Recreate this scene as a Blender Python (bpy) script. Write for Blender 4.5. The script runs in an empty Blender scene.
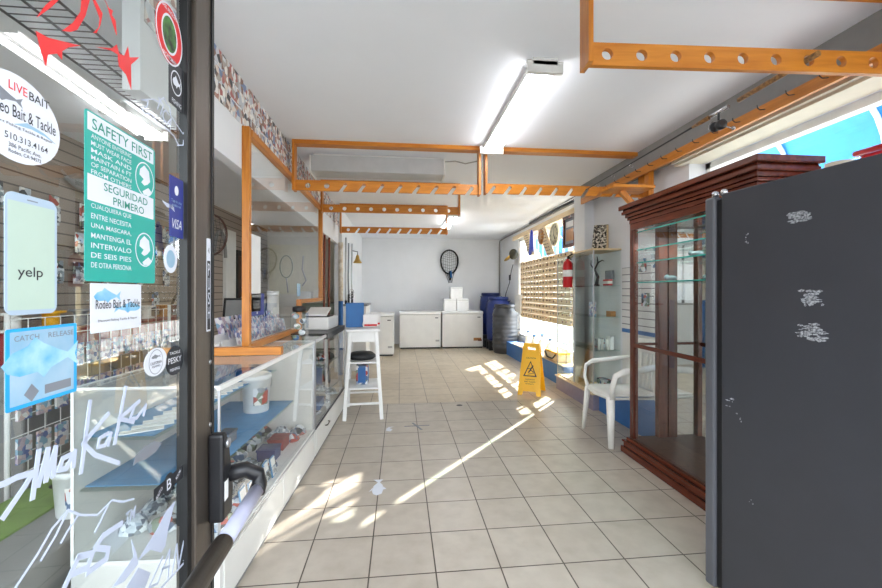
import bpy, math, random
from mathutils import Vector, Matrix, Euler
random.seed(7)
C = bpy.context.scene.collection
SC = bpy.context.scene
PI = math.pi

# ---------------------------------------------------------------- camera
F = 396.0; YAW = math.radians(5.9); V0 = 292.0; EYE = 1.29
cd = bpy.data.cameras.new('camera'); cam = bpy.data.objects.new('camera', cd); C.objects.link(cam)
cam.location = (0, 0, EYE); cam.rotation_euler = (PI/2, 0, -YAW)
cd.sensor_width = 36; cd.lens = F*36/882; cd.shift_y = -(294-V0)/882; cd.clip_start = .03; cd.clip_end = 200
SC.camera = cam
# ---------------------------------------------------------------- light
w = bpy.data.worlds.new('sky'); SC.world = w; w.use_nodes = True
nt = w.node_tree; nt.nodes.clear()
wo = nt.nodes.new('ShaderNodeOutputWorld'); bg = nt.nodes.new('ShaderNodeBackground')
tc = nt.nodes.new('ShaderNodeTexCoord'); sx = nt.nodes.new('ShaderNodeSeparateXYZ'); rp = nt.nodes.new('ShaderNodeValToRGB')
nt.links.new(tc.outputs['Generated'], sx.inputs[0]); nt.links.new(sx.outputs['Z'], rp.inputs[0])
e = rp.color_ramp.elements; e[0].position = 0.0; e[0].color = (.95, .975, 1, 1); e[1].position = .8; e[1].color = (.72, .84, 1, 1)
nt.links.new(rp.outputs[0], bg.inputs[0]); bg.inputs[1].default_value = 4.6
nt.links.new(bg.outputs[0], wo.inputs[0])
SUN = Vector((.66, .75, .46)).normalized()
sd = bpy.data.lights.new('sun', 'SUN'); sd.energy = 26; sd.angle = math.radians(.6); sd.color = (1, .96, .9)
so = bpy.data.objects.new('sun', sd); C.objects.link(so); so.rotation_euler = SUN.to_track_quat('Z', 'Y').to_euler(); so.location = (8, 9, 6)
def area(name, loc, d, sxx, syy, en, col=(1, 1, 1)):
    l = bpy.data.lights.new(name, 'AREA'); l.shape = 'RECTANGLE'; l.size = sxx; l.size_y = syy; l.energy = en; l.color = col
    o = bpy.data.objects.new(name, l); C.objects.link(o); o.location = loc
    o.rotation_euler = (-Vector(d)).to_track_quat('Z', 'Y').to_euler(); return o
area('daylight_side_window', (4.3, 6.8, 1.4), (-1, 0, 0), 2.4, 5, 360, (.93, .97, 1))
# area('daylight_storefront', (.4, -1.5, 1.6), (0, 1, .05), 5.0, 2.6, 30, (.95, .98, 1))
SC.view_settings.view_transform = 'Standard'; SC.view_settings.look = 'None'; SC.view_settings.gamma = 1
SC.view_settings.use_curve_mapping = False; SC.view_settings.exposure = 0.40

# ---------------------------------------------------------------- pixel helpers (measuring only)
def ray(u, v):
    a = u-441
    return Vector((F*math.sin(YAW)+a*math.cos(YAW), F*math.cos(YAW)-a*math.sin(YAW), V0-v))
EYEV = Vector((0, 0, EYE))
def onX(u, v, x): r = ray(u, v); return EYEV+r*(x/r.x)
def onY(u, v, y): r = ray(u, v); return EYEV+r*(y/r.y)
def onZ(u, v, z=0): r = ray(u, v); return EYEV+r*((z-EYE)/r.z)

# ---------------------------------------------------------------- materials
def hx(s):
    s = s.lstrip('#'); c = [int(s[i:i+2], 16)/255 for i in (0, 2, 4)]
    return tuple(((x/12.92) if x <= .04045 else ((x+.055)/1.055)**2.4) for x in c)+(1,)
def newmat(name):
    m = bpy.data.materials.new(name); m.use_nodes = True; n = m.node_tree; n.nodes.clear()
    o = n.nodes.new('ShaderNodeOutputMaterial'); b = n.nodes.new('ShaderNodeBsdfPrincipled'); n.links.new(b.outputs[0], o.inputs[0])
    return m, n, b, o
def coords(n, kind='Object', scale=(1, 1, 1)):
    t = n.nodes.new('ShaderNodeTexCoord'); mp = n.nodes.new('ShaderNodeMapping'); mp.inputs['Scale'].default_value = scale
    n.links.new(t.outputs[kind], mp.inputs[0]); return mp
def P(name, col, rough=.5, metal=0, var=.06, scale=12, bump=0, stretch=(1, 1, 1), spec=.5, col2=None):
    m, n, b, o = newmat(name)
    mp = coords(n, 'Object', stretch); no = n.nodes.new('ShaderNodeTexNoise'); no.inputs['Scale'].default_value = scale; no.inputs['Detail'].default_value = 4
    n.links.new(mp.outputs[0], no.inputs['Vector'])
    r = n.nodes.new('ShaderNodeValToRGB'); c = hx(col)
    if col2: ca, cb = hx(col), hx(col2)
    else:
        ca = tuple(max(0, x*(1-var)) for x in c[:3])+(1,); cb = tuple(min(1, x*(1+var)) for x in c[:3])+(1,)
    r.color_ramp.elements[0].position = .32; r.color_ramp.elements[1].position = .68
    r.color_ramp.elements[0].color = ca; r.color_ramp.elements[1].color = cb
    n.links.new(no.outputs[0], r.inputs[0]); n.links.new(r.outputs[0], b.inputs['Base Color'])
    b.inputs['Roughness'].default_value = rough; b.inputs['Metallic'].default_value = metal; b.inputs['Specular IOR Level'].default_value = spec
    if bump:
        bp = n.nodes.new('ShaderNodeBump'); bp.inputs['Strength'].default_value = bump; bp.inputs['Distance'].default_value = .01
        n.links.new(no.outputs[0], bp.inputs['Height']); n.links.new(bp.outputs[0], b.inputs['Normal'])
    return m
def glassmat(name, tint=(1, 1, 1), refl=1.0, rough=0.0, ior=1.5):
    m = bpy.data.materials.new(name); m.use_nodes = True; n = m.node_tree; n.nodes.clear()
    o = n.nodes.new('ShaderNodeOutputMaterial'); mx = n.nodes.new('ShaderNodeMixShader'); t = n.nodes.new('ShaderNodeBsdfTransparent'); g = n.nodes.new('ShaderNodeBsdfGlossy')
    f = n.nodes.new('ShaderNodeFresnel'); f.inputs[0].default_value = ior; mu = n.nodes.new('ShaderNodeMath'); mu.operation = 'MULTIPLY'; mu.inputs[1].default_value = refl
    ge = n.nodes.new('ShaderNodeNewGeometry')   # count each pane's reflection on its front faces only
    m2 = n.nodes.new('ShaderNodeMath'); m2.operation = 'SUBTRACT'; m2.inputs[0].default_value = 1.0; n.links.new(ge.outputs['Backfacing'], m2.inputs[1])
    m3 = n.nodes.new('ShaderNodeMath'); m3.operation = 'MULTIPLY'
    n.links.new(f.outputs[0], mu.inputs[0]); n.links.new(mu.outputs[0], m3.inputs[0]); n.links.new(m2.outputs[0], m3.inputs[1]); n.links.new(m3.outputs[0], mx.inputs[0])
    t.inputs[0].default_value = (*tint, 1); g.inputs['Roughness'].default_value = rough
    n.links.new(t.outputs[0], mx.inputs[1]); n.links.new(g.outputs[0], mx.inputs[2]); n.links.new(mx.outputs[0], o.inputs[0])
    return m
def emit(name, col, s):
    m, n, b, o = newmat(name); b.inputs['Base Color'].default_value = hx(col); b.inputs['Emission Color'].default_value = hx(col); b.inputs['Emission Strength'].default_value = s
    return m
def woodmat(name, c1, c2, rough=.35, axis='Z', scale=6, knots=True):
    m, n, b, o = newmat(name)
    st = {'X': (.12, 1, 1), 'Y': (1, .12, 1), 'Z': (1, 1, .12)}[axis]
    mp = coords(n, 'Object', st); no = n.nodes.new('ShaderNodeTexNoise'); no.inputs['Scale'].default_value = scale*6; no.inputs['Detail'].default_value = 6; no.inputs['Distortion'].default_value = .6
    n.links.new(mp.outputs[0], no.inputs['Vector'])
    r = n.nodes.new('ShaderNodeValToRGB'); r.color_ramp.elements[0].position = .3; r.color_ramp.elements[1].position = .7
    r.color_ramp.elements[0].color = hx(c2); r.color_ramp.elements[1].color = hx(c1); n.links.new(no.outputs[0], r.inputs[0])
    last = r.outputs[0]
    if knots:
        mp2 = coords(n, 'Object', tuple(.5 if q < 1 else 1 for q in st)); vo = n.nodes.new('ShaderNodeTexVoronoi'); vo.inputs['Scale'].default_value = 2.6
        n.links.new(mp2.outputs[0], vo.inputs['Vector'])
        k = n.nodes.new('ShaderNodeValToRGB'); k.color_ramp.elements[0].position = .03; k.color_ramp.elements[0].color = (.25, .12, .05, 1); k.color_ramp.elements[1].position = .07; k.color_ramp.elements[1].color = (1, 1, 1, 1)
        n.links.new(vo.outputs['Distance'], k.inputs[0])
        mm = n.nodes.new('ShaderNodeMix'); mm.data_type = 'RGBA'; mm.blend_type = 'MULTIPLY'; mm.inputs[0].default_value = 1
        n.links.new(last, mm.inputs['A']); n.links.new(k.outputs[0], mm.inputs['B']); last = mm.outputs['Result']
    n.links.new(last, b.inputs['Base Color']); b.inputs['Roughness'].default_value = rough
    return m
def tilemat(name, s, ox, oy, ca, cb, grout, rough=.3, g=.0035):
    m, n, b, o = newmat(name)
    mp = coords(n); mp.inputs['Location'].default_value = (-ox, -oy, 0)
    br = n.nodes.new('ShaderNodeTexBrick'); br.offset = 0; br.squash = 1
    br.inputs['Scale'].default_value = 1; br.inputs['Brick Width'].default_value = s; br.inputs['Row Height'].default_value = s; br.inputs['Mortar Size'].default_value = g; br.inputs['Mortar Smooth'].default_value = .1
    br.inputs['Color1'].default_value = hx(ca); br.inputs['Color2'].default_value = hx(cb); br.inputs['Mortar'].default_value = hx(grout)
    n.links.new(mp.outputs[0], br.inputs['Vector'])
    no = n.nodes.new('ShaderNodeTexNoise'); no.inputs['Scale'].default_value = 9; no.inputs['Detail'].default_value = 6; n.links.new(mp.outputs[0], no.inputs['Vector'])
    r = n.nodes.new('ShaderNodeValToRGB'); r.color_ramp.elements[0].color = (.86, .85, .83, 1); r.color_ramp.elements[1].color = (1.0, 1.0, 1.0, 1); r.color_ramp.elements[0].position = .3; r.color_ramp.elements[1].position = .62
    n.links.new(no.outputs[0], r.inputs[0])
    mm = n.nodes.new('ShaderNodeMix'); mm.data_type = 'RGBA'; mm.blend_type = 'MULTIPLY'; mm.inputs[0].default_value = 1
    n.links.new(br.outputs['Color'], mm.inputs['A']); n.links.new(r.outputs[0], mm.inputs['B']); n.links.new(mm.outputs['Result'], b.inputs['Base Color'])
    n2 = n.nodes.new('ShaderNodeTexNoise'); n2.inputs['Scale'].default_value = 26; n2.inputs['Detail'].default_value = 2; n.links.new(mp.outputs[0], n2.inputs['Vector'])
    ad = n.nodes.new('ShaderNodeMath'); ad.operation = 'MULTIPLY_ADD'; ad.inputs[1].default_value = -1.5; n.links.new(br.outputs['Fac'], ad.inputs[0]); n.links.new(n2.outputs[0], ad.inputs[2])
    bp = n.nodes.new('ShaderNodeBump'); bp.inputs['Strength'].default_value = .22; bp.inputs['Distance'].default_value = .004
    n.links.new(ad.outputs[0], bp.inputs['Height']); n.links.new(bp.outputs[0], b.inputs['Normal'])
    b.inputs['Roughness'].default_value = rough
    return m
def slatmat(name, col, groove, pitch, axis=2):
    m, n, b, o = newmat(name); t = n.nodes.new('ShaderNodeTexCoord'); s = n.nodes.new('ShaderNodeSeparateXYZ'); n.links.new(t.outputs['Object'], s.inputs[0])
    d = n.nodes.new('ShaderNodeMath'); d.operation = 'DIVIDE'; d.inputs[1].default_value = pitch; n.links.new(s.outputs[axis], d.inputs[0])
    f = n.nodes.new('ShaderNodeMath'); f.operation = 'FRACT'; n.links.new(d.outputs[0], f.inputs[0])
    r = n.nodes.new('ShaderNodeValToRGB'); r.color_ramp.interpolation = 'CONSTANT'; r.color_ramp.elements[0].color = hx(groove); r.color_ramp.elements[1].position = .12; r.color_ramp.elements[1].color = hx(col)
    n.links.new(f.outputs[0], r.inputs[0]); n.links.new(r.outputs[0], b.inputs['Base Color']); b.inputs['Roughness'].default_value = .6
    return m
def patchmat(name, cols, scale=30, rough=.4, stretch=(1, 1, 1)):
    """cells of several colours, shifted per object (printed paper, snapshots, packages)"""
    m, n, b, o = newmat(name); t = n.nodes.new('ShaderNodeTexCoord'); oi = n.nodes.new('ShaderNodeObjectInfo')
    mp = n.nodes.new('ShaderNodeMapping'); mp.inputs['Scale'].default_value = stretch; n.links.new(t.outputs['Object'], mp.inputs[0])
    mu = n.nodes.new('ShaderNodeMath'); mu.operation = 'MULTIPLY'; mu.inputs[1].default_value = 37; n.links.new(oi.outputs['Random'], mu.inputs[0])
    cb = n.nodes.new('ShaderNodeCombineXYZ'); [n.links.new(mu.outputs[0], cb.inputs[i]) for i in range(3)]
    va = n.nodes.new('ShaderNodeVectorMath'); va.operation = 'ADD'; n.links.new(mp.outputs[0], va.inputs[0]); n.links.new(cb.outputs[0], va.inputs[1])
    vo = n.nodes.new('ShaderNodeTexVoronoi'); vo.inputs['Scale'].default_value = scale; n.links.new(va.outputs[0], vo.inputs['Vector'])
    s = n.nodes.new('ShaderNodeSeparateColor'); n.links.new(vo.outputs['Color'], s.inputs[0])
    r = n.nodes.new('ShaderNodeValToRGB'); r.color_ramp.interpolation = 'CONSTANT'; E_ = r.color_ramp.elements
    E_[0].color = hx(cols[0]); E_[1].position = 1/len(cols); E_[1].color = hx(cols[1])
    for i, c in enumerate(cols[2:], 2): q = E_.new(i/len(cols)); q.color = hx(c)
    n.links.new(s.outputs[0], r.inputs[0]); n.links.new(r.outputs[0], b.inputs['Base Color']); b.inputs['Roughness'].default_value = rough
    return m

M_ = {}
M_['wall'] = P('wall_paint', '#e6e8eb', .85, var=.02, scale=3)
M_['ceil'] = P('ceiling_paint', '#f3f5f9', .8, var=.015, scale=2)
M_['cream'] = P('cream_paint', '#dcd6c4', .8, var=.03)
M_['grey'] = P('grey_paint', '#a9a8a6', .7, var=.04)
M_['greydk'] = P('dark_grey_board', '#8d8c8a', .7, var=.05)  # one even dark grey, shared by the header and many fittings
M_['pine'] = woodmat('orange_pine', '#d68a2e', '#bb6e1a', .35, 'X')
M_['pinez'] = woodmat('orange_pine_upright', '#d3872c', '#b96c19', .35, 'Z')
M_['piney'] = woodmat('orange_pine_long', '#d68a2e', '#bb6e1a', .35, 'Y')
M_['mahog'] = woodmat('mahogany', '#6b3220', '#4a1e12', .25, 'Y', knots=False)
M_['mahogz'] = woodmat('mahogany_upright', '#653020', '#451c11', .25, 'Z', knots=False)
M_['tan'] = woodmat('pale_tan_wood', '#e4cfaa', '#d4b98c', .5, 'Y', knots=False)
M_['brown'] = woodmat('dark_brown_wood', '#4f2a17', '#351a0d', .4, 'Z', knots=False)
M_['bronze'] = P('dark_bronze_aluminium', '#625a52', .38, .6, var=.08, stretch=(1, 8, .2), scale=20)
M_['black'] = P('black_rubber', '#141416', .45, var=.1)
M_['blackm'] = P('black_plastic', '#1d1d20', .35, var=.1)
M_['fridge'] = P('black_painted_steel', '#35363b', .42, 0, var=.05, scale=8, bump=.03)
M_['frdoor'] = P('charcoal_steel_door', '#54555a', .4, 0, var=.04)
M_['white'] = P('white_plastic', '#eeeeec', .35, var=.02)
M_['offwhite'] = P('off_white_enamel', '#e4e3df', .35, var=.03, scale=5)
M_['chair'] = P('white_resin', '#e9e6df', .35, var=.03)
M_['chrome'] = P('chrome', '#c9c9cc', .18, 1, var=.05)
M_['alu'] = P('brushed_aluminium', '#b9babd', .35, .9, var=.05)
M_['lav'] = P('silver_lavender_enamel', '#b8b9d0', .35, .1, var=.05)
M_['yellow'] = P('yellow_plastic', '#f6b80f', .35, var=.03)
M_['red'] = P('red_paint', '#c4161c', .3, var=.05)
M_['dkred'] = P('dark_red_plastic', '#8e1f22', .4, var=.1)
M_['blue'] = P('blue_paint', '#2f69a8', .5, var=.06)
M_['bluebox'] = P('blue_card', '#1f66a6', .5, var=.05)
M_['drumblue'] = P('blue_drum_plastic', '#1d2f6e', .35, var=.08)
M_['drumgrey'] = P('charcoal_drum_plastic', '#3a3c40', .35, var=.1, scale=5)
M_['bluesheet'] = P('blue_shelf_liner', '#4f93c4', .5, var=.08)
M_['glass'] = glassmat('clear_glass', (.985, .995, .99), 1.0)
M_['doorglass'] = glassmat('door_glass', (.93, .96, .95), 2.0)
M_['caseglass'] = glassmat('showcase_glass', (.985, .995, .99), 1.3)
M_['towerglass'] = glassmat('green_tinted_glass', (.965, .992, .98), 1.3)
M_['teal'] = P('teal_glass_edge', '#35a79c', .15, var=.1)
M_['shelfglass'] = glassmat('shelf_glass', (.88, .97, .95), 1.2)
M_['mirror'] = P('mirror_silvering', '#e8ecec', .02, 1, var=.01)
M_['paper'] = P('white_paper', '#f2f2f0', .7, var=.02)
M_['seat'] = P('black_vinyl', '#222426', .45, var=.15)
M_['tube'] = emit('lit_fluorescent_tube', '#fbfbff', 15)
M_['tubeoff'] = P('prismatic_diffuser', '#b9bab9', .3, var=.04)
M_['snap'] = patchmat('colour_snapshot', ['#e6dad0', '#8a6a5c', '#3a3a3e', '#d4d8de', '#b98d7c', '#f2f0ec', '#7d92b8', '#b4aca4', '#b86a66', '#f4f2ee', '#c8ccd2'], 28)
M_['pack'] = patchmat('printed_package', ['#dfe3e8', '#4b6a90', '#9aa3ad', '#2f3338', '#e9e7e2', '#b0483c', '#7c8c7a', '#c3cad2'], 26)
M_['bag'] = patchmat('clear_bag_contents', ['#d8dde2', '#aab4bd', '#eef0f1', '#5a6269', '#c7ced4', '#8c969e'], 45, .2)
M_['cardm'] = patchmat('printed_card', ['#e8e6ef', '#6f7fb8', '#c9b6c4', '#f2f0f2', '#9a8fae', '#e3c9c6', '#8fb6cf'], 40)
M_['lure'] = patchmat('lure_paint', ['#2c2b2e', '#6e5f55', '#8d3d34', '#4c5a66', '#b8ab98'], 60)
M_['barklike'] = patchmat('mottled_bark', ['#cfc7b6', '#4a443c', '#8b8272', '#2d2a26', '#e0dacb'], 60, .8)
M_['slatb'] = slatmat('taupe_slatwall', '#a2958a', '#5b5048', .085)
M_['slatw'] = slatmat('white_slatwall', '#dcdcda', '#6f6f70', .075)
M_['awning'] = P('blue_awning_fabric', '#2f86cf', .7, var=.08)
M_['teals'] = P('teal_sticker', '#2aa598', .45, var=.02)
M_['navy'] = P('navy_sticker', '#2a3688', .4, var=.03)
M_['mint'] = P('pale_mint_sticker', '#b7cabc', .45, var=.03)
M_['frame_mint'] = P('pale_blue_sticker_border', '#a9bccd', .45, var=.02)
M_['skyb'] = P('sky_blue_sticker', '#2aa0dc', .45, var=.08)
M_['ltblue'] = P('light_blue_sticker', '#a3bfd2', .45, col2='#86afca', scale=20)
M_['midblue'] = P('fish_blue_print', '#4aa6d6', .45, col2='#a9d2e6', scale=25)
M_['stkred'] = P('red_vinyl', '#dd2326', .45, var=.03)
M_['stkgreen'] = P('green_print', '#4f8a3a', .5, col2='#1f2a1c', scale=60)
M_['vinyl'] = P('white_vinyl', '#dcdfe8', .5, var=.01)
M_['decal'] = P('pale_lavender_vinyl', '#bfc7da', .5, var=.01)
M_['ink'] = P('dark_ink', '#23262c', .5, var=.05)
M_['greyink'] = P('grey_ink', '#7d8189', .5, var=.05)
M_['bucket'] = P('translucent_white_bucket', '#e3e6e6', .3, var=.03)
M_['cork'] = P('mottled_cork', '#a9793f', .6, col2='#5d4023', scale=80)
M_['gold'] = P('brass', '#c09a4a', .3, .8, var=.1)
M_['plaque'] = P('varnished_plaque', '#b37a3a', .35, var=.15)
M_['clockface'] = P('cream_clock_face', '#e6dfc2', .5, var=.05)
M_['teals2'] = P('dark_teal_ink', '#158a76', .5, var=.02)
M_['floorA'] = tilemat('near_floor_tile', .305, .0292, 1.903, '#bfb4a6', '#b8ad9f', '#4c4138')
M_['floorB'] = tilemat('far_floor_tile', .33, .134, 4.60, '#cfc0a8', '#c6b69d', '#7d6a55')
M_['hatcloth'] = P('tan_canvas', '#d9b08c', .8, var=.06)
M_['rust'] = P('rust_painted_steel', '#7c3a1f', .6, var=.25, scale=30)
M_['asphalt'] = P('asphalt', '#8e8c88', .9, var=.1, scale=30)
M_['chip'] = P('chipped_white_paint', '#c9ccd0', .6, col2='#4a4c52', scale=160)

# ---------------------------------------------------------------- mesh builder
def basis(o, ax, ay):
    ax = Vector(ax).normalized(); ay = Vector(ay).normalized(); az = ax.cross(ay).normalized()
    m = Matrix((( ax.x, ay.x, az.x, o[0]), (ax.y, ay.y, az.y, o[1]), (ax.z, ay.z, az.z, o[2]), (0, 0, 0, 1))); return m
TXT = {}
def textgeo(s):
    if s not in TXT:
        cu = bpy.data.curves.new('t', 'FONT'); cu.body = s; cu.size = 1; cu.offset = .005; cu.resolution_u = 3
        ob = bpy.data.objects.new('t', cu); me = bpy.data.meshes.new_from_object(ob)
        vs = [v.co.copy() for v in me.vertices]; fs = [tuple(p.vertices) for p in me.polygons]
        TXT[s] = (vs, fs); bpy.data.objects.remove(ob); bpy.data.curves.remove(cu); bpy.data.meshes.remove(me)
    return TXT[s]
class MB:
    def __init__(s, T=None): s.v = []; s.f = []; s.mi = []; s.sm = []; s.T = T; s.mats = []; s.cur = 0
    def use(s, mat):
        if mat not in s.mats: s.mats.append(mat)
        s.cur = s.mats.index(mat); return s
    def add(s, vs, fs, smooth=False):
        n = len(s.v)
        for v in vs:
            v = Vector(v); s.v.append(s.T @ v if s.T else v)
        for f in fs: s.f.append(tuple(i+n for i in f)); s.mi.append(s.cur); s.sm.append(smooth)
        return s
    def box(s, a, b):
        x0, x1 = sorted((a[0], b[0])); y0, y1 = sorted((a[1], b[1])); z0, z1 = sorted((a[2], b[2]))
        return s.add([(x0,y0,z0),(x1,y0,z0),(x1,y1,z0),(x0,y1,z0),(x0,y0,z1),(x1,y0,z1),(x1,y1,z1),(x0,y1,z1)],
                     [(0,3,2,1),(4,5,6,7),(0,1,5,4),(1,2,6,5),(2,3,7,6),(3,0,4,7)])
    def obox(s, c, size, rot=(0, 0, 0)):
        R = Euler(rot).to_matrix(); h = Vector(size)/2; c = Vector(c)
        vs = [c+R@Vector((sx*h.x, sy*h.y, sz*h.z)) for sz in (-1, 1) for sx, sy in ((-1,-1),(1,-1),(1,1),(-1,1))]
        return s.add(vs, [(0,3,2,1),(4,5,6,7),(0,1,5,4),(1,2,6,5),(2,3,7,6),(3,0,4,7)])
    def bar(s, p0, p1, w, d, up=(0, 0, 1)):
        p0, p1 = Vector(p0), Vector(p1); t = (p1-p0).normalized(); u = Vector(up)
        if abs(t.dot(u)) > .98: u = Vector((0, 1, 0))
        a = t.cross(u).normalized(); b = a.cross(t)
        vs = [p+a*(i*w/2)+b*(j*d/2) for p in (p0, p1) for i, j in ((-1,-1),(1,-1),(1,1),(-1,1))]
        return s.add(vs, [(0,3,2,1),(4,5,6,7),(0,1,5,4),(1,2,6,5),(2,3,7,6),(3,0,4,7)])
    def tube(s, pts, r, n=8, closed=False, flat=1.0):
        pts = [Vector(p) for p in pts]; m = len(pts); rr = r if isinstance(r, (list, tuple)) else [r]*m
        nv = None; vs = []
        for i, p in enumerate(pts):
            a = pts[(i-1) % m] if (closed or i) else p; b = pts[(i+1) % m] if (closed or i < m-1) else p
            t = (b-a).normalized()
            if nv is None:
                nv = t.cross(Vector((0, 0, 1)));
                if nv.length < .1: nv = t.cross(Vector((0, 1, 0)))
            nv = (nv-t*nv.dot(t)).normalized(); bv = t.cross(nv)
            for k in range(n):
                an = 2*PI*k/n; vs.append(p+nv*(math.cos(an)*rr[i])+bv*(math.sin(an)*rr[i]*flat))
        fs = []
        for i in range(m if closed else m-1):
            j = (i+1) % m
            for k in range(n): fs.append((i*n+k, i*n+(k+1) % n, j*n+(k+1) % n, j*n+k))
        s.add(vs, fs, True)
        if not closed:
            n0 = len(s.v)-len(vs)
            for f in (tuple(range(n))[::-1], tuple(range((m-1)*n, m*n))):
                s.f.append(tuple(q+n0 for q in f)); s.mi.append(s.cur); s.sm.append(False)
        return s
    def cyl(s, p0, p1, r, r1=None, n=16): return s.tube([p0, p1], [r, r if r1 is None else r1], n)
    def lathe(s, prof, c=(0, 0, 0), n=24, ax=None):
        T = None
        if ax is not None: T = Vector((0, 0, 1)).rotation_difference(Vector(ax)).to_matrix()
        vs = []; c = Vector(c)
        for r, z in prof:
            for k in range(n):
                a = 2*PI*k/n; q = Vector((r*math.cos(a), r*math.sin(a), z)); vs.append(c+(T@q if T else q))
        fs = [(i*n+k, i*n+(k+1) % n, (i+1)*n+(k+1) % n, (i+1)*n+k) for i in range(len(prof)-1) for k in range(n)]
        if prof[0][0] > .0005: fs.append(tuple(range(n))[::-1])
        if prof[-1][0] > .0005: fs.append(tuple(range((len(prof)-1)*n, len(prof)*n)))
        return s.add(vs, fs, True)
    def ball(s, c, r, n=12, sc=(1, 1, 1)):
        vs = []; m = n//2
        for i in range(m+1):
            t = PI*i/m
            for k in range(n):
                a = 2*PI*k/n; vs.append((c[0]+r*sc[0]*math.sin(t)*math.cos(a), c[1]+r*sc[1]*math.sin(t)*math.sin(a), c[2]+r*sc[2]*math.cos(t)))
        return s.add(vs, [(i*n+k, (i+1)*n+k, (i+1)*n+(k+1) % n, i*n+(k+1) % n) for i in range(m) for k in range(n)], True)
    def prism(s, poly, z0, z1):
        n = len(poly); a = sum(poly[i][0]*poly[(i+1) % n][1]-poly[(i+1) % n][0]*poly[i][1] for i in range(n))
        if a < 0: poly = poly[::-1]
        vs = [(x, y, z0) for x, y in poly]+[(x, y, z1) for x, y in poly]
        return s.add(vs, [tuple(range(n))[::-1], tuple(range(n, 2*n))]+[(i, (i+1) % n, (i+1) % n+n, i+n) for i in range(n)])
    def disc(s, cx, cy, rx, ry, z0, z1, n=28): return s.prism([(cx+rx*math.cos(2*PI*k/n), cy+ry*math.sin(2*PI*k/n)) for k in range(n)], z0, z1)
    def ring(s, cx, cy, rx, ry, wd, z, n=28):
        vs = []
        for k in range(n):
            a = 2*PI*k/n; vs += [(cx+rx*math.cos(a), cy+ry*math.sin(a), z), (cx+(rx-wd)*math.cos(a), cy+(ry-wd)*math.sin(a), z)]
        return s.add(vs, [(2*k, 2*((k+1) % n), 2*((k+1) % n)+1, 2*k+1) for k in range(n)])
    def text(s, st, x0, y0, x1, y1, z=0, rot=0, shear=0):
        vs, fs = textgeo(st)
        if not vs: return s
        a = min(v.x for v in vs); b = max(v.x for v in vs); c = min(v.y for v in vs); d = max(v.y for v in vs)
        cx, cy = (x0+x1)/2, (y0+y1)/2; co, si = math.cos(rot), math.sin(rot); out = []
        for v in vs:
            px_ = ((v.x-a)/(b-a)-.5)*(x1-x0); py_ = ((v.y-c)/(d-c or 1)-.5)*(y1-y0); px_ += shear*py_
            out.append((cx+px_*co-py_*si, cy+px_*si+py_*co, z))
        return s.add(out, fs)
    def stroke(s, pts, wd, z0, z1):
        s.k = getattr(s, 'k', 0)
        for (x0, y0), (x1, y1) in zip(pts, pts[1:]):
            dx, dy = x1-x0, y1-y0; L = math.hypot(dx, dy) or 1e-6; nx, ny = -dy/L*wd/2, dx/L*wd/2; ex, ey = dx/L*wd*.3, dy/L*wd*.3
            s.k += 1; z1 += 1.2e-5
            s.prism([(x0-ex+nx, y0-ey+ny), (x0-ex-nx, y0-ey-ny), (x1+ex-nx, y1+ey-ny), (x1+ex+nx, y1+ey+ny)], z0, z1)
        return s
    def build(s, name, mat=None, parent=None, bevel=0, center=True, label=None, world=False, **tg):
        off = Vector((0, 0, 0))
        if parent is None and center:
            off = Vector(((min(v.x for v in s.v)+max(v.x for v in s.v))/2, (min(v.y for v in s.v)+max(v.y for v in s.v))/2, min(v.z for v in s.v)))
        if parent is not None and world:
            off = Vector(parent.location)
            q = parent.parent
            while q: off += Vector(q.location); q = q.parent
        me = bpy.data.meshes.new(name); me.from_pydata([v-off for v in s.v], [], s.f)
        if s.mats:
            for mm in s.mats: me.materials.append(mm)
            me.polygons.foreach_set('material_index', s.mi)
        elif mat: me.materials.append(mat)
        me.polygons.foreach_set('use_smooth', s.sm); me.update()
        o = bpy.data.objects.new(name, me); C.objects.link(o)
        if parent is None: o.location = off
        o.parent = parent
        if bevel:
            b = o.modifiers.new('bevel', 'BEVEL'); b.width = bevel; b.segments = 2; b.limit_method = 'ANGLE'
        if label: o['label'] = label
        for k, v in tg.items():
            if v is not None: o[k] = v
        return o
def thing(name, label, cat, loc=(0, 0, 0), rz=0, group=None, **tg):
    o = bpy.data.objects.new(name, None); C.objects.link(o); o.empty_display_size = .1; o.location = loc; o.rotation_euler = (0, 0, rz)
    o['label'] = label; o['category'] = cat
    if group: o['group'] = group
    for k, v in tg.items(): o[k] = v
    return o
def dup(root, loc=None, rz=None, label=None, group=None, scale=None):
    def cp(o, par):
        c = o.copy(); C.objects.link(c); c.parent = par
        for ch in list(o.children): cp(ch, c)
        return c
    r = cp(root, root.parent)
    if loc is not None: r.location = loc
    if rz is not None: r.rotation_euler = (0, 0, rz)
    if scale is not None: r.scale = scale
    if label: r['label'] = label
    if group: r['group'] = group
    return r
def S(mb, name, mat, **k): return mb.build(name, mat, None, kind='structure', **k)
ORD = ['first','second','third','fourth','fifth','sixth','seventh','eighth','ninth','tenth','eleventh','twelfth','thirteenth','fourteenth','fifteenth','sixteenth']

def nth(n): return '%d%s' % (n, 'th' if 10 <= n % 100 <= 20 else {1: 'st', 2: 'nd', 3: 'rd'}.get(n % 10, 'th'))
M_['greentop'] = P('green_tank_mat', '#7d9a52', .6, var=.1)
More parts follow.
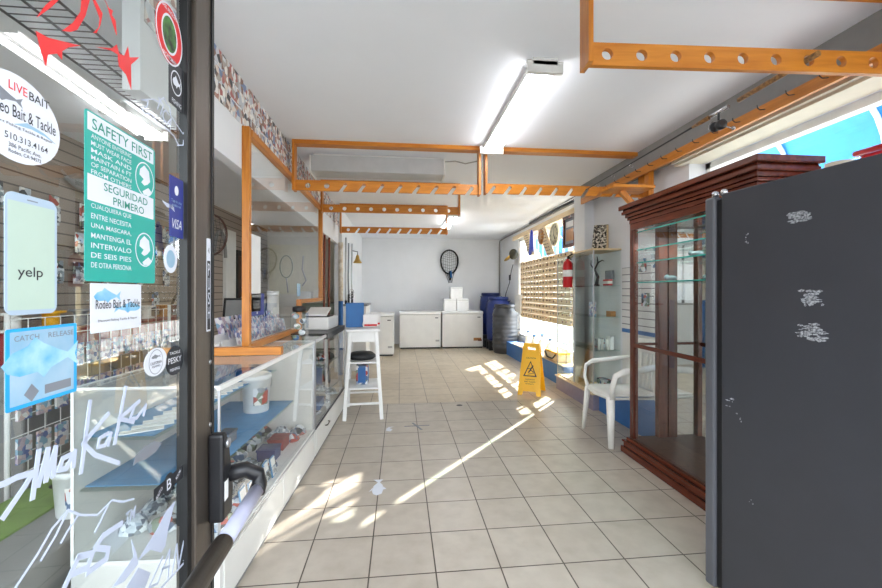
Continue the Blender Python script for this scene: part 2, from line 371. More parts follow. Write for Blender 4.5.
# ================================================================ the setting
XR, XL, XP = 2.55, -2.4, -.97          # side wall, left wall of the staff side, plane of the counter partition
YB, YF, ZC = 9.85, .2, 2.62
S(MB().box((-3.6, YF-.1, -.12), (XR+.1, 4.60, 0)), 'floor', M_['floorA'], label='beige square ceramic tile floor of the shop front')
S(MB().box((-3.6, 4.60, -.12), (XR+.1, YB+.1, 0)), 'floor', M_['floorB'], label='warmer beige tile floor of the rear half')
S(MB().box((-60, -60, -.3), (60, 60, -.125)), 'ground', M_['asphalt'], label='grey ground outside the shop')
S(MB().box((-1.0, YF-.1, ZC), (XR+.1, YB+.1, ZC+.1)), 'ceiling', M_['ceil'], label='white painted ceiling')
S(MB().box((-3.6, YF-.1, 2.42), (-1.05, YB+.1, 2.52)), 'ceiling', M_['ceil'], label='lower ceiling over the staff side')
S(MB().box((-3.6, YB, -.1), (XR+.1, YB+.12, ZC)), 'wall_back', M_['wall'], label='white back wall')
S(MB().box((XL-.1, YF, 0), (XL, 7.5, 2.42)), 'wall_left', M_['slatb'], label='taupe slatwall behind the counter')
S(MB().box((-3.6, 7.5, 0), (-1.0, 7.6, 2.42)), 'wall_rear_left', M_['cream'], label='cream wall at the end of the staff side')
S(MB().box((-1.05, 1.62, 2.06), (-.985, 6.5, ZC)).box((-1.05, YF, 2.42), (-.985, 1.62, ZC)), 'trim_1', M_['wall'], label='white bulkhead above the counter partition')
S(MB().box((-1.05, 6.5, 0), (-.93, YB, ZC)), 'wall_left_rear', M_['wall'], label='white wall beside the freezers')
# right wall pieces round the window openings
rw = MB(); x0, x1 = XR, XR+.12
rw.box((x0, 5.05, 2.42), (x1, 8.35, ZC)); rw.box((x0, 5.05, 0), (x1, 8.35, .34)); rw.box((x0, 8.35, 0), (x1, YB+.1, ZC))
rw.box((x0, 3.1, 0), (x1, 5.05, ZC)); rw.box((x0, YF, 0), (x1, 3.1, 1.0)); rw.box((x0, YF, 2.37), (x1, 3.1, ZC)); rw.box((x0, YF, 1.0), (x1, .45, 2.37))
S(rw, 'wall_right', M_['wall'], label='white right wall')
S(MB().box((2.3, 4.75, 0), (XR, 5.05, ZC)), 'pillar', M_['wall'], label='white wall pillar beside the glass display towers')
S(MB().box((2.42, 3.1, 0), (XR, 4.75, ZC)), 'wall_right_panel', M_['wall'], label='white furred wall behind the display towers')
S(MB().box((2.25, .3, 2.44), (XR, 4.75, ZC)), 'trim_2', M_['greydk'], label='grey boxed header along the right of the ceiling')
S(MB().box((2.36, .3, 2.37), (XR, 3.2, 2.44)).box((2.33, .3, 2.39), (2.36, 3.2, 2.41)), 'trim_3', M_['cream'], label='cream blind box above the front side window')
# front wall with its openings (behind and beside the camera)
fw = MB(); fw.box((-3.6, YF-.12, 2.2), (XR+.1, YF-.02, ZC)); fw.box((-3.6, YF-.12, 0), (-2.4, YF-.02, 2.2)); fw.box((2.3, YF-.12, 0), (XR+.1, YF-.02, 2.2))
fw.box((-.62, YF-.12, 0), (-.54, YF-.02, 2.2)); fw.box((.75, YF-.12, 0), (.83, YF-.02, 2.2)); fw.box((.83, YF-.12, 0), (2.3, YF-.02, .3)); fw.box((-2.4, YF-.12, 0), (-.62, YF-.02, .3))
S(fw, 'wall_front', M_['grey'], label='shop front wall with the doorway')
S(MB().box((-3.7, YF-.1, 0), (-3.6, YB, 2.5)), 'wall_left_outer', M_['cream'], label='outer wall of the staff side')
# windows
def window(idx, y0, y1, z0, z1, ys, zs, mat, label):
    r = thing('window_%d' % idx, label, 'window', (XR+.06, (y0+y1)/2, z0), kind='structure')
    f = MB(); X0, X1 = XR+.02, XR+.09
    f.box((X0, y0, z0), (X1, y1, z0+.05)); f.box((X0, y0, z1-.05), (X1, y1, z1)); f.box((X0, y0, z0), (X1, y0+.05, z1)); f.box((X0, y1-.05, z0), (X1, y1, z1))
    f.build('window_frame', mat, r, world=True)
    for y in ys: MB().box((X0+.01, y-.025, z0+.05), (X1-.01, y+.025, z1-.05)).build('mullion', mat, r, world=True)
    for z in zs: MB().box((X0+.015, y0+.05, z-.02), (X1-.015, y1-.05, z+.02)).build('glazing_bar', mat, r, world=True)
    MB().box((XR+.05, y0+.05, z0+.05), (XR+.056, y1-.05, z1-.05)).build('pane', M_['glass'], r, world=True)
window(1, .45, 3.1, 1.0, 2.37, (1.15,), (), M_['white'], 'high front side window under a blue awning')
window(2, 5.05, 8.35, .34, 2.42, (5.85, 6.65, 7.5), (1.86, .8), M_['white'], 'tall bright side window behind the lure racks')
w2 = bpy.data.objects['window_2']
for i in range(13):
    y = 5.3+i*.235; MB().box((XR+.098, y-.011, .34), (XR+.118, y+.011, 2.42)).build('security_bar', M_['offwhite'], w2, world=True)
# awnings and street outside; the rear awning is added to block sun
sun_block_awning = thing('awning', 'blue fabric awning outside the rear side window', 'awning', (XR+.15, 8.2, 2.1))
m2_ = MB()
for i in range(8):
    a0, a1 = i*PI/16, (i+1)*PI/16
    p0 = (XR+.13+.85*math.sin(a0), 2.05+.55*math.cos(a0)); p1 = (XR+.13+.85*math.sin(a1), 2.05+.55*math.cos(a1))
    m2_.add([(p0[0], 6.9, p0[1]), (p0[0], 9.6, p0[1]), (p1[0], 9.6, p1[1]), (p1[0], 6.9, p1[1]), (p0[0]+.01, 6.9, p0[1]+.012), (p0[0]+.01, 9.6, p0[1]+.012), (p1[0]+.01, 9.6, p1[1]+.012), (p1[0]+.01, 6.9, p1[1]+.012)], [(0, 1, 2, 3), (7, 6, 5, 4), (0,4,5,1), (3,2,6,7), (0,3,7,4), (1,5,6,2)])
m2_.build('canopy', M_['awning'], sun_block_awning, world=True)
for y in (6.95, 7.8, 8.7, 9.55): MB().tube([(XR+.13+.83*math.sin(i*PI/16), y, 2.05+.53*math.cos(i*PI/16)) for i in range(9)], .018, 8).build('hoop', M_['white'], sun_block_awning, world=True)

aw = MB()
for i in range(10):
    a0, a1 = i*PI/2/10, (i+1)*PI/2/10
    p0 = (XR+.15+1.0*math.sin(a0), 2.35+.75*math.cos(a0)); p1 = (XR+.15+1.0*math.sin(a1), 2.35+.75*math.cos(a1))
    aw.add([(p0[0], -.3, p0[1]), (p0[0], 4.3, p0[1]), (p1[0], 4.3, p1[1]), (p1[0], -.3, p1[1]), (p0[0]+.01, -.3, p0[1]+.012), (p0[0]+.01, 4.3, p0[1]+.012), (p1[0]+.01, 4.3, p1[1]+.012), (p1[0]+.01, -.3, p1[1]+.012)], [(0, 1, 2, 3), (7, 6, 5, 4), (0,4,5,1), (3,2,6,7), (0,3,7,4), (1,5,6,2)])
ar = thing('awning', 'curved blue fabric awning on white hoops outside the high front window', 'awning', (XR+.15, 2, 2.3))
aw.build('canopy', M_['awning'], ar, world=True)
for y in (.4, 1.15, 1.9, 2.65, 3.4):
    MB().tube([(XR+.15+.98*math.sin(i*PI/16), y, 2.34+.73*math.cos(i*PI/16)) for i in range(9)], .018, 8).build('hoop', M_['white'], ar, world=True)
b = MB(); b.box((9, -6, 0), (13, 16, 1.5)); S(b, 'building_across', M_['cream'], label='pale building across the street')

# ================================================================ rod racks hung from the ceiling
def holes(mb, xs, x0, x1, z0, z1, r, y0, y1, slot=()):
    """board from x0 to x1 with a hole, or a slanting open slot, at each of xs"""
    cuts = [x0]+[(a+b_)/2 for a, b_ in zip(xs, xs[1:])]+[x1]; zc = (z0+z1)/2
    for i, x in enumerate(xs):
        a, b_ = cuts[i], cuts[i+1]; N = 20
        if i in slot:
            zt = zc+.012; w_ = .020; dx = -.042
            po = [(a, z0), (x+dx-w_, z0), (x-w_*.9, zt), (x-w_*.5, zt+w_*.8), (x+w_*.5, zt+w_*.8), (x+w_*.9, zt), (x+dx+w_, z0), (b_, z0), (b_, z1), (a, z1)]
            n = len(po); vs = [(p, y0, q) for p, q in po]+[(p, y1, q) for p, q in po]
            top = [(9, 0, 1, 2), (9, 2, 3), (9, 3, 4, 8), (4, 5, 8), (5, 6, 7, 8)]
            mb.add(vs, top+[tuple(k+n for k in f[::-1]) for f in top]+[(k, k+n, (k+1) % n+n, (k+1) % n) for k in range(n)])
        else:
            inn = []; out = []
            for k in range(N):
                t = 2*PI*(k+.5)/N; c, s_ = math.cos(t), math.sin(t); inn.append((x+r*c, zc+r*s_))
                hx_ = (b_-x) if c > 0 else (x-a); hz = (z1-zc)
                kk = min(hx_/abs(c) if abs(c) > 1e-6 else 9, hz/abs(s_) if abs(s_) > 1e-6 else 9); out.append((x+kk*c, zc+kk*s_))
            cor = [(b_, z1), (a, z1), (a, z0), (b_, z0)]
            vs = []
            for yy in (y0, y1): vs += [(p, yy, q) for p, q in inn]+[(p, yy, q) for p, q in out]+[(p, yy, q) for p, q in cor]
            m = 2*N+4; fs = []
            for k in range(N):
                j = (k+1) % N; fs.append((k, N+k, N+j, j)); fs.append((m+k, m+j, m+N+j, m+N+k)); fs.append((k, j, m+j, m+k)); 
                ok, oj = out[k], out[j]
                if abs(ok[0]-oj[0]) > 1e-5 and abs(ok[1]-oj[1]) > 1e-5:
                    ci = min(range(4), key=lambda q: (cor[q][0]-ok[0])**2+(cor[q][1]-oj[1])**2 if abs(ok[0]-cor[q][0]) < 1e-5 or abs(ok[1]-cor[q][1]) < 1e-5 else 99)
                    fs.append((N+k, 2*N+ci, N+j)); fs.append((m+N+k, m+N+j, m+2*N+ci))
            fs += [(2*N+0, m+2*N+0, m+2*N+1, 2*N+1), (2*N+2, m+2*N+2, m+2*N+3, 2*N+3)]
            if i == 0: fs.append((2*N+1, m+2*N+1, m+2*N+2, 2*N+2))
            if i == len(xs)-1: fs.append((2*N+3, m+2*N+3, m+2*N, 2*N))
            mb.add(vs, fs)
def rack(name, x0, x1, y, xs, label, slot=(), zb=2.19, h=.092, d=.09, wires=()):
    r = thing(name, label, 'rod rack', ((x0+x1)/2, y, zb), group='pine rod racks hung from the ceiling')
    mb = MB(); holes(mb, xs, x0+.02, x1-.02, zb, zb+h, .024, y-.01, y+.012, slot); mb.build('holed_board', M_['pine'], r, world=True)
    MB().box((x0, y-d/2, zb-.005), (x0+.02, y+d/2, ZC)).build('upright', M_['pinez'], r, world=True)
    MB().box((x1-.02, y-d/2, zb-.005), (x1, y+d/2, ZC)).build('upright', M_['pinez'], r, world=True)
    MB().box((x0+.02, y-d/2, ZC-.035), (x1-.02, y+d/2, ZC)).build('top_beam', M_['pine'], r, world=True)
    return r
rack('rod_rack', -.935, .735, 3.6, [-.81+.163*i for i in range(10)], 'pine rod rack with slanting slots, first on the left, from the photo bulkhead', slot=range(2, 10), zb=2.185)
rack('rod_rack', .775, 2.33, 3.6, [.865+.15*i for i in range(10)], 'pine rod rack with slanting slots right of the long lit ceiling light', slot=range(0, 10), zb=2.2)
rack('rod_rack', -.935, .735, 4.85, [-.82+.157*i for i in range(10)], 'pine rod rack with round holes, middle one of the three on the left', zb=2.245)
rack('rod_rack', -.9, .73, 6.1, [-.78+.157*i for i in range(10)], 'pine rod rack farthest back, nearest the back wall', slot=range(1, 10), zb=2.185)
nr = rack('rod_rack', .765, 2.20, 1.55, [.86+.1475*i for i in range(9)], 'pine rod rack with round holes at the top right, nearest the front', zb=2.235, h=.095); nr.rotation_euler = (0, 0, -.05)
# long hook rail along the right
hr = thing('hook_rail', 'long pine rail with small dark hooks along the grey header', 'hook rail', (2.2, 2.4, 2.36))
MB().box((2.225, .6, 2.375), (2.25, 4.7, 2.445)).build('rail', M_['piney'], hr, world=True)
for i in range(20):
    y = .95+i*.18
    MB().tube([(2.225, y, 2.41), (2.19, y, 2.405), (2.175, y, 2.415), (2.172, y, 2.432)], .003, 6).build('hook', M_['blackm'], hr, world=True)
br = thing('shelf_bracket', 'pine bracket with a diagonal brace beside the mahogany cabinet', 'bracket', (2.2, 3.35, 2.1))
MB().box((1.85, 3.28, 2.21), (2.24, 3.53, 2.235)).build('shelf_board', M_['pine'], br, world=True)
MB().bar((2.0, 3.42, 2.21), (2.27, 3.42, 1.93), .04, .045).build('brace', M_['pinez'], br, world=True)
MB().box((2.25, 3.39, 1.85), (2.30, 3.45, 2.44)).build('post', M_['pinez'], br, world=True)

# fishing rod lying through the racks
rd = thing('fishing_rod', 'fishing rod with mottled cork grip and black reel lying across the racks', 'fishing rod', (1.85, 2.2, 2.26))
pa, pb = Vector((1.735, 1.48, 2.285)), Vector((1.775, 4.13, 2.262))
def rp_(t): q = pa.lerp(pb, t); return q
MB().tube([rp_(t/20) for t in range(5, 21)], [.0065-.00026*i for i in range(16)], 8).build('shaft', M_['blackm'], rd, world=True)
MB().tube([rp_(t/20) for t in range(0, 4)], [.013, .013, .012, .0125], 10).build('rear_grip', M_['cork'], rd, world=True)
MB().tube([rp_(t/40) for t in range(7, 10)], [.011, .011, .011], 10).build('reel_seat', M_['chrome'], rd, world=True)
MB().tube([rp_(t/40) for t in range(9, 12)], [.013, .012, .008], 10).build('fore_grip', M_['cork'], rd, world=True)
q = rp_(8/40)
rl = MB().tube([q, q+Vector((0, 0, -.05))], .006, 8).lathe([(.01, -.03), (.026, -.03), (.027, -.005), (.018, 0), (.018, .02), (.028, .024), (.026, .034), (.006, .04)], q+Vector((0, 0, -.075)), 20, (0, 1, .1)).build('reel', M_['blackm'], rd, world=True)
MB().tube([q+Vector((0, 0, -.075)), q+Vector((.05, 0, -.08)), q+Vector((.055, -.03, -.10))], .004, 8).ball(q+Vector((.057, -.035, -.10)), .010).build('crank', M_['chrome'], rl, world=True)
MB().tube([q+Vector((.034*math.cos(a), .03, -.075+.034*math.sin(a))) for a in [i*PI/8 for i in range(-1, 10)]], .0025, 6).build('bail', M_['chrome'], rl, world=True)
for t in (.52, .62, .72, .82, .92):
    g = rp_(t); MB().tube([g+Vector((.014*math.cos(i*PI/8), 0, -.02+.014*math.sin(i*PI/8))) for i in range(16)], .002, 6, True).build('line_guide', M_['chrome'], rd, world=True)

# ================================================================ ceiling lights
def lightfix(name, label, x0, x1, y0, y1, lit):
    r = thing(name, label, 'ceiling light', ((x0+x1)/2, (y0+y1)/2, 2.54)); alongy = (y1-y0) > (x1-x0)
    h = MB().box((x0+.03, y0, 2.575), (x1-.03, y1, ZC)); h.build('housing', M_['offwhite'], r, world=True, bevel=.004)
    if lit:
        for k in (.27, .73):
            MB().tube([(x0+(x1-x0)*k, y0+.03, 2.556), (x0+(x1-x0)*k, y1-.03, 2.556)], .017, 12).build('tube', M_['tube'], r, world=True)
        for y in (y0, y1-.03): MB().box((x0, y, 2.535), (x1, y+.03, 2.6)).build('end_cap', M_['offwhite'], r, world=True)
        c = (x0+x1)/2; pass
        MB(basis((c, y0+.03, 2.575), (1, 0, 0), (0, 0, 1))).prism([(-.025, 0), (.025, 0), (0, -.03)], 0, -(y1-y0-.06)).build('reflector', M_['offwhite'], r, world=True)
    else:
        n = MB(); pr = [(-.13, 0), (.13, 0), (.115, -.15), (-.115, -.15)]
        n.T = basis((x0+.01, (y0+y1)/2, 2.60), (0, 1, 0), (0, 0, 1)); n.prism(pr, 0, x1-x0-.02); n.build('diffuser', M_['tubeoff'], r, world=True, bevel=.006)
        for x in (x0, x1-.012): MB().box((x, y0-.03, 2.435), (x+.012, y1+.03, 2.60)).build('end_cap', M_['offwhite'], r, world=True)
    return r
lightfix('ceiling_light', 'long lit twin tube ceiling light running towards the back', .715, .925, 2.17, 3.52, True)
lightfix('ceiling_light', 'unlit wraparound ceiling light behind the first left rod rack', -.86, .44, 3.90, 4.12, False)
lightfix('ceiling_light', 'lit twin tube ceiling light beyond the last rod rack', .80, 1.0, 6.5, 7.8, True)
lightfix('ceiling_light', 'short warm lit ceiling light over the staff side, seen through the door glass', -1.75, -1.6, 2.5, 2.95, True).location.z -= .2
MB().tube([(.44, 3.95, 2.595), (.55, 3.93, 2.60), (.66, 3.98, 2.595), (.78, 3.9, 2.60)], .006, 6).build('power_cord', M_['grey'], label='grey cord from the unlit light along the ceiling', category='cord')
cp = [(2.50, YB-.03, .95), (2.50, YB-.03, 2.50), (2.49, YB-.12, 2.57), (2.50, 9.2, 2.59), (2.51, 8, 2.59), (2.50, 6.6, 2.585), (2.49, 5.15, 2.58)]
MB().tube(cp, .016, 8).build('conduit', M_['greydk'], label='grey conduit along the top of the right wall and down the corner', category='conduit')
MB().tube([(2.44, 5.06, 2.575), (2.43, 6, 2.585), (2.45, 7.3, 2.59)], .02, 8).build('shade_strip', M_['ink'], label='dark cable bundle along the ceiling above the side window', category='cable')  # dark tube put in for the blurred shade along the ceiling

# ================================================================ snapshots on the bulkhead
rows = [(2.335, .088), (2.432, .088), (2.529, .088)]
proto = []
for wv, hv in ((.072, .09), (.1, .085), (.082, .1)):
    o = MB(basis((0, 0, 0), (0, 1, 0), (0, 0, 1))).prism([(-wv/2, 0), (wv/2, 0), (wv/2, hv), (-wv/2, hv)], 0, .0012)
    proto.append((o, wv))
firsts = [None]*3; rnd = random.Random(3); cnt = 0
for ri, (z, h) in enumerate(rows):
    y = 1.64+.03*ri; nr_ = 0
    while y < 6.42 and cnt < 215:
        k = rnd.choice((0, 0, 1, 2)); wv = proto[k][1]
        loc = (-.984+.0004*(cnt % 3), y+wv/2, z+rnd.uniform(-.006, .006))
        rot = rnd.uniform(-.05, .05)
        if firsts[k] is None:
            me = proto[k][0].build('snapshot', M_['snap'], None, center=False, label='small colour snapshot in the collage pasted on the white bulkhead', category='photo', group='snapshots pasted on the bulkhead'); firsts[k] = me; o = me
        else: o = dup(firsts[k])
        o['label'] = '%s snapshot from the front in the %s row pasted on the white bulkhead' % (nth(nr_+1), ('bottom', 'middle', 'top')[ri])
        o.location = loc; o.rotation_euler = (rot, 0, 0); y += wv+rnd.uniform(-.004, .004); cnt += 1; nr_ += 1

# ================================================================ glazed partition on the counter
XQ = -.94
pt = thing('counter_partition', 'orange pine framed glass partition standing on the left counter', 'partition', (XQ, 3.7, .92))
def pbx(n, a, b, m): MB().box(a, b).build(n, M_[m], pt, world=True, bevel=.002)
pbx('post', (XQ-.045, 2.59, .92), (XQ, 2.63, 2.33), 'pinez'); pbx('post', (XQ-.045, 4.93, 1.19), (XQ, 4.98, 2.33), 'pinez')
pbx('rail', (XQ-.045, 2.645, 2.285), (XQ, 4.93, 2.33), 'piney'); pbx('rail', (XQ-.045, 2.645, .92), (XQ, 3.9, .96), 'piney')
pbx('post', (XQ-.045, 3.9, .92), (XQ, 3.945, 1.22), 'pinez'); pbx('rail', (XQ-.045, 3.945, 1.18), (XQ, 4.93, 1.22), 'piney')
pbx('foot', (-1.42, 2.42, .9185), (-.70, 2.475, .965), 'pine')
MB(basis((XQ-.03, 0, 0), (0, 1, 0), (0, 0, 1))).prism([(2.645, .96), (3.9, .96), (3.9, 1.2), (4.93, 1.2), (4.93, 2.29), (2.645, 2.29)], 0, .006).build('glass_panel', M_['caseglass'], pt, world=True)
# ================================================================ left counter showcases
def rot2(p, o, a): return (o[0]+(p[0]*math.cos(a)-p[1]*math.sin(a)), o[1]+(p[0]*math.sin(a)+p[1]*math.cos(a)))
# local frame: x = 0 at the customer face and runs back (negative), y = 0 at the rear end and runs toward the front door (negative)
ca = math.radians(-2.3); OA = (-.652, 3.12); LA = 1.47; DA = .56
ct = thing('glass_showcase', 'white based glass showcase counter beside the entrance door, holding bait and tackle', 'showcase', (OA[0], OA[1], 0), ca)
def part(n, mb, m, par, **k): return mb.build(n, M_[m] if isinstance(m, str) else m, par, **k)
part('base', MB().box((-DA, -LA, .02), (0, 0, .225)), 'offwhite', ct, bevel=.003)
part('kickboard', MB().box((-DA+.02, -LA+.01, 0), (-.006, -.01, .02)), 'greydk', ct)
part('deck', MB().box((-DA, -LA, .225), (0, 0, .24)), 'white', ct)
part('back_panel', MB().box((-DA, -LA, .24), (-DA+.012, 0, .90)), 'white', ct)
part('end_panel', MB().box((-DA+.012, -.014, .24), (-.012, -.002, .90)), 'offwhite', ct)
part('front_glass', MB().box((-.010, -LA+.01, .24), (-.004, -.01, .905)), 'caseglass', ct)
part('glass_top', MB().box((-DA, -LA, .908), (0, 0, .916)), 'caseglass', ct)
for a, b in (((-.012, -LA, .898), (.002, 0, .918)), ((-DA-.002, -LA, .898), (-DA+.012, 0, .918)), ((-DA, -.014, .898), (0, .0, .918)), ((-DA, -LA, .908), (0, -LA+.006, .918))):
    part('top_rim', MB().box(a, b), 'white', ct)
part('corner_trim', MB().box((-.014, -.012, .225), (.002, 0, .90)), 'alu', ct); part('corner_trim', MB().box((-.008, -LA, .225), (.001, -LA+.006, .90)), 'alu', ct); part('end_glass', MB().box((-DA+.012, -LA+.001, .24), (-.012, -LA+.006, .90)), 'caseglass', ct)
part('sliding_track', MB().box((-.004, -LA, .222), (.004, 0, .232)), 'alu', ct)
for y0 in (-1.44, -.72):
    part('drawer_front', MB().box((-.001, y0, .035), (.005, y0+.70, .212)), 'offwhite', ct, bevel=.002)
s1 = part('lower_shelf', MB().box((-DA+.012, -1.44, .50), (-.10, -.17, .508)), 'shelfglass', ct)
s2 = part('upper_shelf', MB().box((-DA+.012, -1.44, .70), (-.27, -.05, .708)), 'shelfglass', ct)
def A(x, y, z=0): p = rot2((x, y), OA, ca); return Vector((p[0], p[1], z))
TA = Matrix.Translation((OA[0], OA[1], 0)) @ Matrix.Rotation(ca, 4, 'Z')
MB(TA).box((-DA+.014, -1.42, .509), (-.105, -.19, .512)).build('shelf_liner', M_['bluesheet'], label='blue liner sheet on the lower glass shelf in the showcase', category='shelf liner')
MB(TA).box((-DA+.014, -1.42, .709), (-.28, -.1, .711)).build('shelf_liner', M_['bluesheet'], label='blue liner sheet on the upper glass shelf in the showcase', category='shelf liner')
rn = random.Random(5)
first = None
for i in range(13):
    m = MB().box((-.075, -.022, 0), (.075, .022, .004)) if first is None else None
    p = A(-.36, -1.37+i*.07, .7125)
    if first is None: first = m.build('bait_strip', M_['paper'], None, center=False, label='white packaged bait strip lying on the upper shelf of the showcase', category='bait pack', group='white bait strips on the upper showcase shelf'); o = first
    else: o = dup(first)
    o['label'] = 'white bait strip on the upper showcase shelf, %s from the door end' % ORD[i]; o.location = p; o.rotation_euler = (0, 0, ca+.5+rn.uniform(-.1, .1))
# bucket
def bucket(name, label, loc, r=.085, h=.19, lab=True):
    t = thing(name, label, 'bucket', loc)
    part('pail', MB().lathe([(r*.82, 0), (r*.84, .004), (r*.97, h*.86), (r*1.04, h*.87), (r*1.04, h*.93), (r, h), (r*.95, h), (r*.8, .01), (.001, .01)], n=28), 'bucket', t)
    if lab:
        lb = MB()
        for k in range(7):
            a0, a1 = -.55+k*.157-.9, -.55+(k+1)*.157-.9; q = r*.93
            lb.add([(q*math.cos(a0)*1.0, q*math.sin(a0), h*.22), (q*math.cos(a1), q*math.sin(a1), h*.22), (q*1.07*math.cos(a1), q*1.07*math.sin(a1), h*.68), (q*1.07*math.cos(a0), q*1.07*math.sin(a0), h*.68)], [(0, 1, 2, 3)])
        part('printed_label', lb, 'pack', t)
    part('handle', MB().tube([(r*1.05*math.cos(a), r*1.05*math.sin(a), h*(.90-.45*math.sin(a))) for a in [i*PI/12 for i in range(13)]], .0025, 6), 'alu', t)
    return t
bucket('bait_bucket', 'translucent white bucket with a printed label on the blue shelf inside the showcase', A(-.27, -.42, .512), .09, .24)
bucket('bait_bucket', 'white bucket with a label on the green tank mat, seen through the door glass', (-1.47, 1.98, .2855), .09, .21)
tk = thing('bait_tank', 'low dark bait tank with a green mat and round holes, seen through the door glass', 'bait tank', (-1.6, 2.2, 0))
MB().box((-1.88, 1.3, 0), (-1.34, 2.9, .285)).build('tank', M_['greydk'], tk, world=True, bevel=.01); gm = MB().box((-1.87, 1.31, .2855), (-1.60, 2.89, .295)).build('green_mat', M_['greentop'], tk, world=True)
for i in range(5): MB().lathe([(.05, 0), (.05, .002), (.04, .0025), (.001, .001)], (-1.74, 1.45+.3*i if i < 1 else 1.38+.33*i+(.2 if i > 1 else 0), .2953), 18).build('hole', M_['black'], tk, world=True)
# goods on the deck
def boxpack(n, lab, size, m, cat='package', group=None):
    t = MB().box((-size[0]/2, -size[1]/2, 0), (size[0]/2, size[1]/2, size[2])).build(n, M_[m], None, center=False, bevel=.003, label=lab, category=cat, group=group)
    return t
def bagmesh(w, d, h, seed):
    r = random.Random(seed); vs = []; n = 10; rings = [(.75, 0), (1, .15), (.95, .5), (.6, .85), (.3, 1)]
    for rr, zz in rings:
        for k in range(n):
            a = 2*PI*k/n; q = rr*(1+r.uniform(-.16, .16)); vs.append((w/2*q*math.cos(a), d/2*q*math.sin(a), h*zz+(r.uniform(-.05, .05)*h if zz else 0)))
    m = MB(); m.add(vs, [(i*n+k, i*n+(k+1) % n, (i+1)*n+(k+1) % n, (i+1)*n+k) for i in range(4) for k in range(n)]+[tuple(range(n))[::-1], tuple(range(4*n, 5*n))]); return m
grp = 'clear bags of tackle on the showcase floor'; bags = []
spots = []
for i in range(9):
    for j in range(4):
        spots.append((-.09-.125*j+rn.uniform(-.01, .01), -.10-.145*i+rn.uniform(-.01, .01)))
for i, (x, y) in enumerate(spots):
    if i > 4 and abs(x+.15) < .12 and -.62 < y < -.27: continue   # room for the two lidded tubs
    if len(bags) < 4:
        o = bagmesh(.12, .13, .07, len(bags)).build('tackle_bag', M_['bag'] if len(bags) % 2 else M_['pack'], None, center=False, label='tackle bag on the showcase floor, first from the glass, first from the rear end', category='tackle bag', group=grp); bags.append(o)
    else: o = dup(bags[i % 4])
    o.location = A(x, y, .2405); o.rotation_euler = (0, 0, rn.uniform(0, 6)); s_ = rn.uniform(.8, 1.0); o['label'] = 'tackle bag on the showcase floor, %s from the glass, %s from the rear end' % (ORD[i % 4], ORD[i//4]); o.scale = (s_, s_, s_)
hk = None
for i in range(6):
    if hk is None: hk = boxpack('hook_packet', 'blue and white hook packet standing upright against the showcase front glass', (.008, .062, .11), 'bluesheet', 'hook packet', 'blue hook packets at the showcase front'); o = hk; part('header_card', MB().box((.0045, -.028, .06), (.006, .028, .105)), 'paper', hk); part('clear_blister', MB().box((.0045, -.024, .01), (.009, .024, .055)), 'bag', hk)
    else: o = dup(hk)
    o['label'] = 'blue hook packet behind the showcase front glass, %s from the rear' % ORD[i]; o.location = A(-.03-.012*(i % 2), -.78-i*.072, .2425); o.rotation_euler = (0, -.15, ca)
for n_, lb, xx, yy, sz, m in [('tackle_tub', 'red lidded tub on the showcase floor near its rear end', -.15, -.35, (.10, .13, .06), 'dkred'), ('tackle_tub', 'blue lidded tub in front of the red one in the showcase', -.15, -.53, (.11, .11, .06), 'drumblue'),
        ('reel_box', 'grey reel box lying on the blue shelf liner', -.20, -.98, (.06, .10, .045), 'greyink'), ('reel_box', 'small blue box on the upper showcase shelf', -.42, -.25, (.08, .12, .03), 'bluebox')]:
    z = {'grey reel box lying on the blue shelf liner': .513, 'small blue box on the upper showcase shelf': .712}.get(lb, .31)
    o = boxpack(n_, lb, sz, m, 'tackle box'); o.location = A(xx, yy, z if z > .4 else .2405); o.rotation_euler = (0, 0, ca)
    part('lid', MB().box((-sz[0]/2-.003, -sz[1]/2-.003, sz[2]), (sz[0]/2+.003, sz[1]/2+.003, sz[2]+.012)), 'chrome' if m == 'greyink' else m, o)

# second showcase with dark top
cb_ = math.radians(-1.6); OB = (-.612, 4.53); LB = 1.39
c2 = thing('glass_showcase', 'glass showcase counter with a dark top mat behind the white stand, at the rear end', 'showcase', (OB[0], OB[1], 0), cb_)
part('base', MB().box((-.5, -LB, .02), (0, 0, .225)), 'offwhite', c2, bevel=.003)
part('kickboard', MB().box((-.48, -LB+.01, 0), (-.006, -.01, .02)), 'greydk', c2)
part('back_panel', MB().box((-.5, -LB, .225), (-.488, 0, .90)), 'grey', c2)
part('front_glass', MB().box((-.010, -LB+.01, .24), (-.004, -.01, .905)), 'caseglass', c2)
part('glass_top', MB().box((-.5, -LB, .908), (0, 0, .916)), 'caseglass', c2)
part('top_rim', MB().box((-.012, -LB, .896), (.003, 0, .920)), 'alu', c2)
part('shelf', MB().box((-.48, -LB+.03, .55), (-.15, -.03, .557)), 'shelfglass', c2)
for y in (-LB, -.012): part('corner_trim', MB().box((-.014, y, .225), (.003, y+.014, .90)), 'alu', c2)
df = part('drawer_front', MB().box((-.001, -LB+.03, .035), (.005, -.1, .212)), 'offwhite', c2, bevel=.002)
part('drawer_handle', MB().tube([(.005, -LB+.33, .15), (.022, -LB+.34, .15), (.022, -LB+.44, .15), (.005, -LB+.45, .15)], .005, 8), 'blackm', df)
part('bottom_rail', MB().box((-.003, -LB, .225), (.006, 0, .236)), 'blackm', c2)
TB = Matrix.Translation((OB[0], OB[1], 0)) @ Matrix.Rotation(cb_, 4, 'Z')
mt = MB(TB); mt.box((-.34, -1.0, .921), (.004, -.1, .927)); mt.box((.004, -1.0, .875), (.010, -.1, .927)); mt.build('counter_mat', M_['blackm'], label='black rubber mat folded over the counter edge under the white printer', category='mat')
Bp = lambda x, y, z: TB @ Vector((x, y, z))
